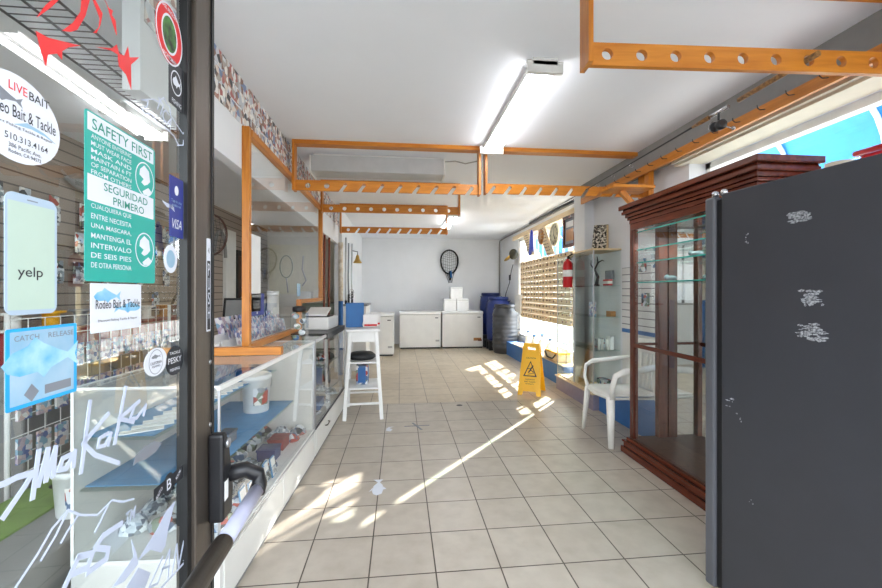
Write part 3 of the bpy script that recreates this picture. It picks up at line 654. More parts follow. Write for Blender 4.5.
for i in range(22):
    o = dup(bags[i % 4]); o.location = Bp(-.1-.12*(i % 3), -.12-.058*i, .2265 if i % 2 else .558); o.rotation_euler = (0, 0, i)
    if not i % 2: o.location = Bp(-.25-.03*(i % 3), -.12-.056*i, .5575)
    o['label'] = 'bag of tackle in the darker rear showcase, %s from its far end on the %s' % (nth(i//2+1), 'floor' if i % 2 else 'shelf'); o['group'] = 'tackle bags in the rear showcase'; o.scale = (.9, .9, .9)
o = boxpack('tackle_tub', 'red tub on the floor of the rear showcase', (.12, .16, .05), 'red', 'tackle box'); o.location = Bp(-.06-.04, -1.25, .2965); o.rotation_euler = (0, 0, .2)
o = boxpack('tackle_tub', 'blue tub behind the red tub in the rear showcase', (.14, .2, .07), 'blue', 'tackle box'); o.location = Bp(-.1, -1.02, .2965)
# printer
pr = thing('receipt_printer', 'white receipt printer with a raised tray on the black counter mat', 'printer', (-.80, 4.02, .928), -.05)
part('body', MB().box((-.10, -.15, 0), (.13, .30, .12)), 'offwhite', pr, bevel=.012)
part('paper_tray', MB().prism([(-.09, -.13), (.12, -.13), (.12, .1), (-.09, .1)], .1205, .128), 'black', pr)
part('raised_cover', MB(basis((-.09, -.14, .13), (1, 0, 0), (0, .95, .31))).prism([(0, 0), (.2, 0), (.2, .2), (0, .2)], 0, .022), 'offwhite', pr, bevel=.005)
# clear jar
jr = thing('candy_jar', 'clear jar with a black lid and dark goods at the counter edge by the partition', 'jar', (-.745, 3.04, .919))
part('jar_body', MB().box((-.055, -.055, 0), (.055, .055, .225)), 'towerglass', jr, bevel=.01)
part('lid', MB().lathe([(.046, 0), (.05, .01), (.048, .035), (.02, .042), (.001, .043)], (0, 0, .226), 20), 'black', jr)
for i in range(5):
    MB().ball((-.745+.022*(i % 2*2-1), 3.04+.02*((i//2) % 2*2-1), .952+.04*i), .027, 10, (1, 1, .8)).build('wrapped_sweet', M_['pack'], label='small wrapped piece in the clear counter jar, %s from the bottom' % ORD[i], category='sweet', group='pieces in the clear jar')
# behind the partition: card display, screen, rolls
cds = None; k = 0
for r_, (z, x) in enumerate(((.935, -1.045), (.97, -1.10), (1.005, -1.155))):
    y = 2.72; n_c = 0
    while y < 3.84:
        n_c += 1
        if cds is None: cds = MB(basis((0, 0, 0), (0, 1, 0), (0, 0, 1))).prism([(-.028, 0), (.028, 0), (.028, .12), (-.028, .12)], 0, .002).build('tackle_card', M_['cardm'], None, center=False, label='printed tackle card standing in the display rows behind the partition glass', category='card', group='printed cards behind the partition'); o = cds
        else: o = dup(cds)
        o['label'] = 'printed tackle card, %s from the front in the %s display row behind the partition' % (nth(n_c), ('front', 'middle', 'rear')[r_])
        o.location = (x, y, z); o.rotation_euler = (rn.uniform(-.15, .15), -.2, rn.uniform(-.3, .3)); y += .066
cd_ = thing('card_display', 'tiered white card rack on the counter behind the partition', 'card rack', (-1.1, 3.22, .92))
for r_, (z, x) in enumerate(((.92, -1.05), (.955, -1.105), (.99, -1.16))):
    MB().box((x-.05, 2.57, .92), (x-.004, 3.87, z+.012)).box((x+.008, 2.57, .92), (x+.012, 3.87, z+.03)).build('tier', M_['white'], cd_, world=True)
pt2 = thing('touch_screen', 'black framed screen tilted on the counter behind the card rack', 'screen', (-1.42, 3.85, .92), -.9)
part('bezel', MB(basis((-.05, 0, .12), (0, 1, 0), (.25, 0, .97))).prism([(-.19, 0), (.19, 0), (.19, .2), (-.19, .2)], -.01, .01), 'black', pt2, bevel=.004)
part('display', MB(basis((-.05, 0, .12), (0, 1, 0), (.25, 0, .97))).prism([(-.175, .015), (.175, .015), (.175, .185), (-.175, .185)], .0105, .012), 'greydk', pt2)
part('stand', MB().box((-.12, -.1, 0), (.02, .1, .012)).box((-.07, -.02, .012), (-.04, .02, .2)), 'black', pt2)
for i, (x, y, h, r, lb) in enumerate([(-1.22, 3.96, .36, .05, 'tall white cylinder tin beyond the screen'), (-1.26, 4.1, .38, .055, 'taller white cylinder tin nearest the notch post')]):
    t = thing('storage_tin', lb+' on the counter', 'tin', (x+0.0, y, .92)); part('can', MB().lathe([(r, 0), (r, h-.03)], n=20), 'offwhite', t); part('lid', MB().lathe([(r+.003, h-.03), (r+.003, h), (.001, h)], n=20), 'white', t)
# notices on the partition glass
def notice(n, lab, x, y0, y1, z0, z1, m, texts=()):
    t = thing(n, lab, 'notice', (x, (y0+y1)/2, z0))
    T = basis((x, y0, z0), (0, 1, 0), (0, 0, 1)); MB(T).prism([(0, 0), (y1-y0, 0), (y1-y0, z1-z0), (0, z1-z0)], 0, .001).build('sheet', M_[m], t, world=True)
    if texts:
        q = MB(T)
        for s, a, b, c, d in texts: q.text(s, a*(y1-y0), b*(z1-z0), c*(y1-y0), d*(z1-z0), .0016)
        q.build('lettering', M_['ink'] if m == 'paper' else M_['paper'], t, world=True)
notice('paper_sheet', 'large blank white paper taped to the partition glass', -.9632, 2.655, 2.86, 1.16, 1.67, 'paper')
notice('notice', 'blue notice with white print taped low on the partition glass', -.9632, 2.655, 2.93, 1.13, 1.28, 'navy', [('NOTICE', .2, .82, .8, .93), ('no entry\nbeyond\nthis point', .25, .3, .75, .7), ('i', .46, .08, .54, .22)])
notice('sticker', 'small white and blue sticker on the partition glass near the notch', -.9632, 3.84, 3.96, 1.25, 1.37, 'ltblue')

# ================================================================ staff side
slat_y = [2.8, 3.3, 3.8, 4.3, 4.8]
kinds = []
def pack(i):
    w_, h_ = ((.09, .16), (.07, .2), (.12, .12))[i]
    m = MB(basis((0, 0, 0), (0, 1, 0), (0, 0, 1))).prism([(-w_/2, -h_), (w_/2, -h_), (w_/2, 0), (-w_/2, 0)], 0, .012)
    o = m.build('hanging_pack', M_['pack'], None, center=False, bevel=.003, label='x', category='package', group='packs hanging on the taupe slatwall')
    part('blister', MB(basis((.012, 0, 0), (0, 1, 0), (0, 0, 1))).prism([(-w_*.35, -h_*.9), (w_*.35, -h_*.9), (w_*.35, -h_*.35), (-w_*.35, -h_*.35)], 0, .015), 'bag', o); return o
kinds = [pack(i) for i in range(3)]; k = 0
for zi, z in enumerate((1.95, 1.73, 1.51, 1.29)):
    for yi in range(15):
        y = 2.1+yi*.22+rn.uniform(-.04, .04)
        if rn.random() < .25 or (zi == 3 and yi > 9) or y > 5.5: continue
        kk = rn.randrange(3); o = kinds[kk] if k < 3 and kinds[k]['label'] == 'x' and kk == k else dup(kinds[kk])
        if o in kinds: k += 1
        o['label'] = 'tackle pack on the taupe slatwall, %s row down, %s from the front' % (ORD[zi], ORD[yi]); o.location = (XL+.03, y, z)
for q in kinds:
    if q['label'] == 'x': q['label'] = 'tackle pack at the rear end of the taupe slatwall, %s one' % ORD[kinds.index(q)]; q.location = (XL+.03, 5.6+.2*kinds.index(q), 1.4)
# wire grid rack with magazines seen through the door
wg = thing('wire_rack', 'white wire grid rack of small packets behind the counter, seen through the door glass', 'wire rack', (-1.95, 2.9, 0))
WT = basis((-1.75, 2.2, 0), (0, 1, 0), (0, 0, 1))
g = MB()
for i in range(15): g.tube([(-1.95, 2.2+i*.1, .35), (-1.95, 2.2+i*.1, 1.15)], .0028, 5)
for i in range(9): g.tube([(-1.95, 2.2, .35+i*.1), (-1.95, 3.6, .35+i*.1)], .0028, 5)
g.build('wire_grid', M_['white'], wg, world=True)
for y in (2.2, 3.6): MB().tube([(-1.96, y, 0), (-1.96, y, 1.18)], .012, 8).tube([(-1.99, y, .012), (-1.90, y, .012)], .012, 8).build('upright', M_['white'], wg, world=True)
rp0 = None
for z in (.98, .76, .54):
    for i in range(12):
        if rp0 is None: rp0 = MB().box((0, -.04, -.13), (.012, .04, 0)).build('hanging_packet', M_['cardm'], None, center=False, label='printed packet on the white wire grid rack', category='packet', group='packets on the wire grid rack'); o = rp0
        else: o = dup(rp0)
        o.location = (-1.942, 2.26+i*.115, z); o['label'] = 'printed packet on the white wire rack, %s row, %s from the front' % ({.98: 'top', .76: 'middle', .54: 'bottom'}[z], ORD[i])
def simple(n, lab, cat, mb, m, **k): return mb.build(n, M_[m], label=lab, category=cat, **k)
t = thing('tool_chest', 'grey tool chest with a dark red lid behind the counter, seen through the door glass', 'tool chest', (-2.05, 3.6, 0))
MB().box((-2.38, 2.4, .88), (-2.05, 4.2, 1.06)).build('lid', M_['dkred'], t, world=True, bevel=.01); MB().box((-2.38, 2.4, 0), (-2.06, 4.2, .88)).build('body', M_['greydk'], t, world=True, bevel=.01)
for z in (.12, .32, .52): 
    f = MB().box((-2.06, 2.54, z), (-2.053, 4.16, z+.17)).build('drawer', M_['greydk'], t, world=True); MB().box((-2.053, 3.2, z+.12), (-2.035, 3.9, z+.14)).build('handle', M_['alu'], f, world=True)
wh = thing('bicycle_wheel', 'spoked wheel leaning against the slatwall behind the counter', 'wheel', (-2.34, 4.6, .72))
c_ = Vector((-2.34, 4.6, 1.02)); MB().tube([(-2.40, 4.6, 1.275), (-2.32, 4.6, 1.275), (-2.32, 4.6, 1.295)], .008, 6).build('wall_hook', M_['chrome'], wh, world=True)
MB().tube([c_+Vector((0, .29*math.cos(a), .29*math.sin(a))) for a in [i*PI/18 for i in range(36)]], .014, 8, True).build('tyre', M_['black'], wh, world=True)
MB().tube([c_+Vector((0, .27*math.cos(a), .27*math.sin(a))) for a in [i*PI/18 for i in range(36)]], .008, 8, True).build('rim', M_['chrome'], wh, world=True)
sp = MB(); [sp.tube([c_, c_+Vector((0, .265*math.cos(a), .265*math.sin(a)))], .0015, 4) for a in [i*PI/12 for i in range(24)]]; sp.build('spokes', M_['chrome'], wh, world=True)
MB().cyl(c_-Vector((.03, 0, 0)), c_+Vector((.03, 0, 0)), .02).build('hub', M_['chrome'], wh, world=True)
for i, (y, m, w_) in enumerate([(2.5, 'offwhite', .1), (2.75, 'yellow', .12), (2.98, 'greyink', .1), (3.2, 'blue', .09), (3.45, 'black', .12), (3.7, 'offwhite', .1), (3.95, 'plaque', .1), (4.12, 'chrome', .08)]):
    nm = {'offwhite': 'white', 'yellow': 'yellow', 'greyink': 'grey', 'blue': 'blue', 'black': 'black', 'plaque': 'brown', 'chrome': 'silver'}[m]
    simple('spool', '%s line spool on the red chest lid, %s from the front' % (nm, ORD[i]), 'line spool', MB().lathe([(w_*.6, 0), (w_*.6, .012), (w_*.35, .02), (w_*.35, .09), (w_*.6, .098), (w_*.6, .11)], (-2.2, y, 1.0605), 18), m)
# mounted fish and reel shapes high on the slatwall
fm = thing('mounted_fish', 'grey mounted fish above the slatwall, seen through the door glass', 'fish mount', (XL+.05, 3.3, 2.05))
FT = basis((XL+.02, 3.3, 2.1), (0, 1, 0), (0, 0, 1))
MB(FT).prism([(-.25, 0), (-.15, .06), (0, .08), (.15, .04), (.24, .01), (.33, .07), (.31, 0), (.33, -.07), (.24, -.02), (.1, -.06), (-.1, -.06)], 0, .05).build('body', M_['greydk'], fm, world=True, bevel=.015)
MB(FT).prism([(-.05, .08), (.05, .13), (.1, .06)], .02, .03).build('fin', M_['greydk'], fm, world=True)
rb = thing('trolling_reel', 'large round fishing reel on a bracket high on the slatwall', 'reel', (XL+.1, 3.85, 1.9))
MB().lathe([(.10, 0), (.11, .01), (.11, .03), (.06, .035), (.06, .075), (.11, .08), (.11, .1), (.02, .105)], (XL+.02, 3.85, 1.9), 24, (1, 0, 0)).build('spool', M_['gold'], rb, world=True)
MB().tube([(XL+.12, 3.85, 1.9), (XL+.15, 3.92, 1.9), (XL+.17, 3.93, 1.9)], .008, 8).build('crank', M_['blackm'], rb, world=True)
rw_ = thing('window_mirror', 'round dark framed mirror on the slatwall, seen through the door glass', 'mirror', (XL+.03, 3.75, 1.45))
MB().lathe([(.13, 0), (.13, .02), (.115, .022), (.115, .01), (.001, .01)], (XL+.003, 3.75, 1.58), 24, (1, 0, 0)).build('frame', M_['brown'], rw_, world=True)
MB().lathe([(.114, 0), (.001, .0005)], (XL+.015, 3.75, 1.58), 24, (1, 0, 0)).build('glass', M_['mirror'], rw_, world=True)
# ceiling wire shelf over the staff side
ws = thing('wire_shelf', 'black wire shelf hung under the staff side ceiling, seen through the door glass', 'wire shelf', (-1.3, 1.9, 2.30))
g = MB()
for i in range(40): g.tube([(-1.42, 1.15+i*.04, 2.30), (-1.18, 1.15+i*.04, 2.30)], .0025, 5)
for x in (-1.42, -1.30, -1.18): g.tube([(x, 1.13, 2.30), (x, 2.75, 2.30)], .005, 6)
g.build('wire_deck', M_['black'], ws, world=True)
for y in (1.2, 2.7):
    for x in (-1.42, -1.18): MB().tube([(x, y, 2.30), (x, y, 2.42)], .004, 6).build('hanger', M_['black'], ws, world=True)
# cap, round net, arch, pale fridge, dark doorway behind the counter
hat = thing('bucket_hat', 'tan canvas sun hat hanging from a hook above the counter', 'hat', (-1.52, 3.1, 1.86))
MB().lathe([(.0, .24), (.05, .235), (.075, .2), (.085, .12), (.09, .07), (.12, .0), (.118, -.003), (.086, .07), (.07, .19), (.0, .22)], (-1.50, 3.1, 1.86), 20).build('crown', M_['hatcloth'], hat, world=True)
MB().tube([(-1.5, 3.1, 2.09), (-1.5, 3.1, 2.42)], .003, 5).build('cord', M_['black'], hat, world=True)
nt_ = thing('landing_net', 'small brown hoop landing net hanging behind the counter post', 'net', (-1.55, 3.6, 1.6))
pts = [Vector((-1.58+.13*math.cos(a), 3.5, 1.77+.17*math.sin(a))) for a in [i*PI/12 for i in range(24)]]
MB().tube(pts, .009, 8, True).build('hoop', M_['brown'], nt_, world=True)
nm_ = MB()
for i in range(1, 8):
    x = -.13+i*.0325; h = .17*math.sqrt(max(0, 1-(x/.13)**2)); nm_.tube([(-1.58+x, 3.5, 1.77-h), (-1.58+x+.01, 3.53, 1.77), (-1.58+x, 3.5, 1.77+h)], .0018, 4)
    z = -.17+i*.0425; h = .13*math.sqrt(max(0, 1-(z/.17)**2)); nm_.tube([(-1.58-h, 3.5, 1.77+z), (-1.58, 3.53, 1.77+z), (-1.58+h, 3.5, 1.77+z)], .0018, 4)
nm_.build('mesh', M_['black'], nt_, world=True); MB().tube([(-1.58, 3.5, 1.94), (-1.58, 3.5, 2.42)], .004, 5).build('cord', M_['black'], nt_, world=True)
MB().box((XL+.001, 5.66, 0), (XL+.05, 5.98, 2.15)).build('wall_panel', M_['offwhite'], label='tall white panel between the taupe slatwall and the dark brown door', category='panel', bevel=.004)
MB().tube([(XL+.06, 5.5+.16*math.cos(a)-.05, 1.75+.34*math.sin(a)) for a in [i*PI/10 for i in range(0, 11)]], .022, 8).build('arched_pipe', M_['greydk'], label='grey arched pipe on the slatwall behind the counter', category='pipe')
dr = thing('door_2', 'dark brown door with small hooks behind the counter', 'door', (-2.38, 6.5, 0), kind='structure')
MB().box((-2.395, 6.05, 0), (-2.36, 6.95, 1.82)).build('leaf', M_['brown'], dr, world=True); MB().box((-2.398, 6.0, 0), (-2.34, 6.05, 1.90)).box((-2.398, 6.05, 1.82), (-2.34, 7.0, 1.90)).build('frame', M_['black'], dr, world=True)
for z in (1.2, 1.35, 1.5, 1.65): MB().ball((-2.352, 6.2+.05*math.sin(z*9), z), .018).build('coat_hook', M_['chrome'], dr, world=True)
pg = thing('wall_board', 'pale cream pegboard with hanging tackle on the rear staff wall', 'pegboard', (-1.9, 7.45, 1.25))
MB().box((-2.35, 7.44, 1.25), (-1.45, 7.49, 2.15)).build('board', P('pale_yellow_board', '#ddd6b4', .7), pg, world=True)
MB().tube([(-1.75, 7.42, 1.95), (-1.77, 7.42, 1.7), (-1.7, 7.42, 1.5), (-1.77, 7.42, 1.4)], .012, 8).build('hanging_gaff', M_['greydk'], pg, world=True)
hn = thing('landing_net', 'green oval landing net hanging on the cream pegboard at the rear of the staff side', 'net', (-2.0, 7.40, 1.4))
MB().tube([Vector((-2.05+.11*math.cos(a), 7.426, 1.75+.2*math.sin(a))) for a in [i*PI/12 for i in range(24)]], .012, 8, True).build('hoop', P('olive_paint', '#7f8a5a', .5), hn, world=True)
MB().tube([(-2.05, 7.426, 1.55), (-2.02, 7.426, 1.28)], .012, 8).build('handle', M_['greydk'], hn, world=True)
cbn = thing('storage_cabinet', 'grey green storage cabinet at the rear of the staff side', 'cabinet', (-1.4, 7.2, 0))
MB().box((-1.75, 6.9, 0), (-1.12, 7.4, 1.1)).build('carcass', P('grey_green_paint', '#7c8576', .6), cbn, world=True, bevel=.01)
for x in (-1.74, -1.43): MB().box((x, 6.885, .04), (x+.3, 6.9, 1.06)).build('door', P('grey_green_door', '#8a9384', .6), cbn, world=True)
for i, (x, z, s, m) in enumerate([(-1.62, 1.1, .2, 'offwhite'), (-1.36, 1.1, .22, 'cream')]):
    MB().box((x-s/2, 6.95, z+.0005), (x+s/2, 7.25, z+s)).build('carton', M_[m], label=('white carton' if i == 0 else 'cream carton')+' on the grey green storage cabinet', category='carton', bevel=.003)
# posts and hanging gear beyond the partition
pl = thing('service_pole', 'scuffed white pole with a blue painted lower length beyond the partition', 'pole', (-.92, 6.3, 0))
MB().cyl((-.92, 6.3, 0), (-.92, 6.3, 1.15), .036, n=16).build('lower_length', M_['blue'], pl, world=True)
MB().cyl((-.92, 6.3, 1.15), (-.92, 6.3, 2.06), .036, n=16).build('upper_length', P('scuffed_white_paint', '#e8e2d6', .6, col2='#c9b8a0', scale=18), pl, world=True)
for i, (y, x, zt, zb_, m, lb) in enumerate([(5.4, -1.0, 2.05, .1, 'rust', 'rust brown rod leaning beside the partition end post'), (5.75, -1.0, 2.06, .0, 'rust', 'second rust brown rod leaning beyond the partition'),
        (6.75, -.90, 2.2, .9, 'alu', 'grey metal rod hanging on the left rear wall, nearest the front'), (7.1, -.90, 2.15, 1.0, 'greyink', 'thin dark grey rod hanging on the left rear wall'), (7.6, -.90, 2.2, 1.05, 'alu', 'silver rod hanging on the left rear wall, farthest back')]):
    t = thing('rod', lb, 'rod', (x, y, zb_)); MB().tube([(x, y, zb_), (x-.01, y+.02, (zt+zb_)/2), (x, y, zt)], .014, 8).build('shaft', M_[m], t, world=True)
    MB().tube([(x, y, zb_+.02), (x, y, zb_+.25)], .02, 8).build('grip', M_['black'], t, world=True)
bl = thing('bell_lamp', 'small dark bell shaped lamp on the left rear wall near the freezers', 'lamp', (-.85, 7.9, 1.85))
MB().lathe([(.015, .16), (.03, .13), (.045, .06), (.09, 0), (.085, 0), (.03, .1), (.001, .12)], (-.83, 7.9, 1.86), 20).build('shade', M_['gold'], bl, world=True)
MB().tube([(-.83, 7.9, 2.0), (-.83, 7.9, 2.08), (-.93, 7.9, 2.1)], .008, 8).build('arm', M_['blackm'], bl, world=True)
sg = thing('wire_basket', 'white wire hoop basket on the left rear wall', 'basket', (-.88, 7.2, 1.2))
for z, r in ((1.28, .06), (1.22, .055)): MB().tube([(-.86+r*.5*math.cos(a), 7.2+r*math.cos(a), z+r*math.sin(a)) for a in [i*PI/8 for i in range(16)]], .005, 6, True).build('hoop', M_['chrome'], sg, world=True)
cn = thing('wall_shelf', 'grey shelf unit with a white top on the left beyond the stand', 'shelf unit', (-.75, 6.9, 0))
MB().box((-.93, 6.55, 0), (-.55, 7.4, 1.06)).build('carcass', M_['offwhite'], cn, world=True, bevel=.01); MB().box((-.94, 6.53, 1.06), (-.53, 7.42, 1.09)).build('top', M_['greydk'], cn, world=True)
# ================================================================ white stand with black seat pad and papers
st = thing('tall_stand', 'tall white splay legged stand with three tiers at the end of the counter', 'stand', (-.385, 4.30, 0), .06)
part('top', MB().box((-.17, -.23, .885), (.17, .23, .91)), 'white', st, bevel=.006)
ap = MB(); [ap.box(*q) for q in (((-.14, -.2, .78), (.14, -.185, .885)), ((-.14, .185, .78), (.14, .2, .885)), ((-.14, -.2, .78), (-.125, .2, .885)), ((.125, -.2, .78), (.14, .2, .885)))]; part('apron', ap, 'white', st)
for x in (-1, 1):
    for y in (-1, 1): part('leg', MB().bar((x*.13, y*.19, .885), (x*.185, y*.25, 0), .036, .036, (0, 1, 0)), 'white', st, bevel=.003)
for z, k in ((.56, .155), (.30, .17)): part('tier', MB().box((-k, -k-.055, z), (k, k+.055, z+.016)), 'white', st)
for y in (-1, 1): part('stretcher', MB().bar((-.17, y*.235, .16), (.17, y*.235, .16), .02, .02), 'white', st)
pd = thing('seat_pad', 'round black vinyl pad on the middle tier of the white stand', 'cushion', (-.405, 4.30, .577))
part('cushion', MB().lathe([(.12, 0), (.14, .02), (.14, .045), (.11, .07), (.05, .08), (.001, .082)], n=24), 'seat', pd)
part('piping', MB().tube([(.141*math.cos(a), .141*math.sin(a), .022) for a in [i*PI/12 for i in range(24)]], .004, 6, True), 'black', pd)
bb = boxpack('file_box', 'blue cardboard file box on top of the white stand', (.19, .17, .26), 'bluebox', 'box'); bb.location = (-.49, 4.40, .911); bb.rotation_euler = (0, 0, .1)
for i, (x, y, r, m, l) in enumerate([(-.31, 4.22, .1, 'paper', 'white papers fanned on the stand top beside the blue box'), (-.29, 4.42, .1, 'paper', 'white open booklet leaning at the right of the stand top')]):
    t = thing('paper_stack', l, 'papers', (x, y, .911+.0*i), r)
    for k in range(4): part('sheet', MB().obox((0, -.0+.008*k, .075+.004*k), (.15, .003, .14), (.35+.08*k, 0, .1*k)), 'paper', t)
    part('red_strip', MB().obox((0, -.055, .035), (.13, .003, .02), (.35, 0, 0)), 'red', t)
bx = boxpack('carton', 'blue and white carton on the lowest tier of the white stand', (.12, .16, .20), 'pack', 'carton'); bx.location = (-.40, 4.30, .317)
part('blue_panel', MB().box((.0605, -.06, .02), (.062, .06, .18)).box((-.04, -.0815, .02), (.04, -.0801, .18)), 'blue', bx)

# ================================================================ chest freezers at the back
def freezer(x0, x1, y0, y1, h, lab, rust=False):
    t = thing('chest_freezer', lab, 'freezer', ((x0+x1)/2, (y0+y1)/2, 0), group='chest freezers along the back wall'); W = (x1-x0)/2; D_ = (y1-y0)/2
    part('cabinet', MB().box((-W, -D_, .03), (W, D_, h-.07)), 'offwhite', t, bevel=.012)
    part('lid', MB().box((-W-.008, -D_-.012, h-.062), (W+.008, D_, h)), 'white', t, bevel=.014)
    part('gasket', MB().box((-W+.01, -D_+.002, h-.07), (W-.01, D_-.01, h-.062)), 'greydk', t)
    part('toe_base', MB().box((-W+.02, -D_+.015, 0), (W-.02, D_-.02, .03)), 'black', t)
    part('badge', MB().box((W-.13, -D_-.003, h-.15), (W-.06, -D_, h-.13)), 'ink', t)
    part('vent', MB().box((W-.12, -D_-.003, .16), (W-.03, -D_, .20)), 'rust' if rust else 'grey', t)
    if rust: part('orange_sticker', MB().box((W-.22, -D_-.003, .17), (W-.04, -D_, .235)), 'plaque', t)
    return t
freezer(-.915, -.125, 8.04, 8.62, .86, 'white chest freezer on the left, standing forward of the other two')
freezer(-.015, .925, 9.0, 9.62, .84, 'white chest freezer in the middle of the back wall')
freezer(.955, 1.905, 9.0, 9.62, .85, 'white chest freezer on the right with an orange sticker and boxes on top', True)
fb = None
for i, (x, z, l) in enumerate([(1.16, .8505, 'white foam box on the right freezer, left one of the lower pair'), (1.455, .8505, 'white foam box on the right freezer, right one of the lower pair'), (1.31, 1.127, 'white foam box on top of the other two')]):
    o = thing('foam_box', l, 'box', (x, 9.28, z), group='white foam boxes on the freezer')
    part('tub', MB().box((-.14, -.14, 0), (.14, .14, .225)), 'paper', o, bevel=.006); part('lid', MB().box((-.143, -.143, .228), (.143, .143, .275)), 'white', o, bevel=.006)
# landing net on the back wall
ln = thing('landing_net', 'black hoop landing net with a blue handle hanging on the back wall', 'net', (1.2, 9.78, 1.75))
def hoop(a, y=9.78): return Vector((1.22+.215*math.cos(a), y, 2.08+.25*math.sin(a)*(1.0 if math.sin(a) > 0 else 1.35)))
MB().tube([hoop(i*PI/16) for i in range(32)], .02, 8, True).build('hoop', M_['black'], ln, world=True)
MB().tube([(1.22, 9.77, 1.80), (1.235, 9.75, 1.66), (1.24, 9.75, 1.58)], .022, 8).build('yoke', M_['black'], ln, world=True)
MB().tube([(1.25, 9.74, 1.82), (1.26, 9.74, 1.64)], .026, 8).build('blue_grip', M_['bluebox'], ln, world=True)
g = MB()
for i in range(1, 12):
    a = PI*i/12; p, q = hoop(a), hoop(-a); m = (p+q)/2+Vector((0, -.06, -.12)); g.tube([p, m, q], .003, 4)
for i in range(-5, 6):
    a = i*PI/13; p, q = hoop(a), hoop(PI-a); m = (p+q)/2+Vector((0, -.06, -.06)); g.tube([p, m, q], .003, 4)
for k in range(5): g.tube([hoop(-PI/2+(k-2)*.3), Vector((1.17+.03*k, 9.74, 1.62)), Vector((1.2+.02*k, 9.76, 1.52))], .006, 5)
g.build('netting', M_['black'], ln, world=True); MB().tube([(1.22, 9.85, 2.33), (1.22, 9.77, 2.33), (1.22, 9.77, 2.36)], .008, 6).build('wall_hook', M_['chrome'], ln, world=True)
# drums
def drum(lab, x, y, z, r, h, m, rib=2):
    t = thing('plastic_drum', lab, 'drum', (x, y, z)); pr = [(r*.86, 0), (r*.93, .02)]
    if rib > 2:
        for i in range(9): zz = .1+i*(h-.28)/9; pr += [(r*.97, zz), (r, zz+.02), (r, zz+.05), (r*.975, zz+.065)]
    else: pr += [(r*.95, h*.1), (r, h*.3), (r, h*.34), (r*.98, h*.36), (r*.98, h*.6), (r, h*.62), (r, h*.66), (r*.95, h*.82)]
    pr += [(r*.93, h-.14), (r*.80, h-.09), (r*.78, h-.07)]
    part('body', MB().lathe(pr, n=36), m, t)
    part('screw_lid', MB().lathe([(r*.78, h-.07), (r*.84, h-.065), (r*.84, h-.005), (r*.8, h), (r*.2, h-.004), (.001, h-.004)], n=36), m, t)
    for a in (-.6, 2.4): part('handle', MB().tube([(r*.86*math.cos(a), r*.86*math.sin(a), h-.12), (r*1.0*math.cos(a+.1), r*1.0*math.sin(a+.1), h-.09), (r*.86*math.cos(a+.3), r*.86*math.sin(a+.3), h-.12)], .012, 6), m, t)
drum('charcoal ribbed plastic drum in front of the blue drums', 2.235, 8.27, 0, .275, 1.03, 'drumgrey', 3)
drum('dark blue plastic drum just behind the charcoal drum', 2.235, 8.88, .2, .275, .98, 'drumblue')
drum('dark blue plastic drum in the corner behind the other blue one', 2.20, 9.48, .27, .27, 1.0, 'drumblue')
for n_, l, a, b in (('crate', 'black plastic crate under the front blue drum', (1.96, 8.6, 0), (2.5, 9.16, .199)), ('crate', 'black plastic crate under the corner blue drum', (1.94, 9.2, 0), (2.48, 9.76, .269))):
    t = thing(n_, l, 'crate', ((a[0]+b[0])/2, (a[1]+b[1])/2, 0)); h = b[2]
    MB().box((a[0], a[1], h-.03), b).build('deck', M_['black'], t, world=True)
    for y in (a[1], (a[1]+b[1])/2-.03, b[1]-.06): MB().box((a[0], y, 0), (b[0], y+.06, h-.03)).build('runner', M_['blackm'], t, world=True)
# wet floor sign
wf = thing('wet_floor_sign', 'yellow folding wet floor sign standing in the sunlight', 'floor sign', (1.68, 4.93, 0))
ex = Vector((.87, -.5, 0)); qx = Vector((.5, .87, 0))
for sgn in (-1, 1):
    bot = qx*(sgn*.17); top = Vector((0, 0, .63))+qx*(sgn*.012); ay = (top-bot).normalized(); L = (top-bot).length
    axv = ex if sgn < 0 else -ex
    mb = MB(basis(bot, axv, ay)); W0, W1 = .145, .105
    def X(t): return W0+(W1-W0)*t/L
    # outline with feet and a handle cut-out, built as strips
    fs = [[(-X(0), 0), (-X(0)+.055, 0), (-X(.05)+.065, .05), (-X(.05), .05)], [(X(0), 0), (X(0)-.055, 0), (X(.05)-.065, .05), (X(.05), .05)],
          [(-X(.05), .05), (X(.05), .05), (X(L-.09), L-.09), (-X(L-.09), L-.09)], [(-X(L-.09), L-.09), (-.05, L-.09), (-.05, L-.045), (-X(L-.045), L-.045)],
          [(X(L-.09), L-.09), (.05, L-.09), (.05, L-.045), (X(L-.045), L-.045)], [(-X(L-.045), L-.045), (X(L-.045), L-.045), (X(L)-.01, L), (-X(L)+.01, L)]]
    for f in fs: mb.prism(f, -.006, .006)
    pn = mb.build('panel', M_['yellow'], wf, bevel=.002)
    t = MB(basis(bot, axv, ay)); z = .0072
    t.text('CAUTION', -.06, .455, .06, .475, z); t.text('CUIDADO', -.06, .19, .06, .207, z); t.text('WET FLOOR', -.07, .162, .07, .179, z); t.text('PISO MOJADO', -.05, .135, .05, .15, z)
    tri = [(0, .43), (-.085, .235), (.085, .235)]; tr = [(0, .405), (-.065, .248), (.065, .248)]
    for i in range(3):
        j = (i+1) % 3; t.add([(*tri[i], z), (*tri[j], z), (*tr[j], z), (*tr[i], z)], [(0, 1, 2, 3)])
    t.build('printed_warning', M_['ink'], wf); t = MB(basis(bot, axv, ay)); t.stroke([(-.03, .262), (.03, .275)], .006, z-.001, z); t.stroke([(.02, .35), (.0, .315), (-.02, .285)], .016, z-.001, z); t.stroke([(0, .315), (.035, .30), (.04, .275)], .01, z-.001, z); t.stroke([(.01, .335), (-.03, .33)], .008, z-.001, z); t.disc(.028, .366, .01, .01, z-.001, z, 12)
    t.build('pictogram', M_['ink'], wf)
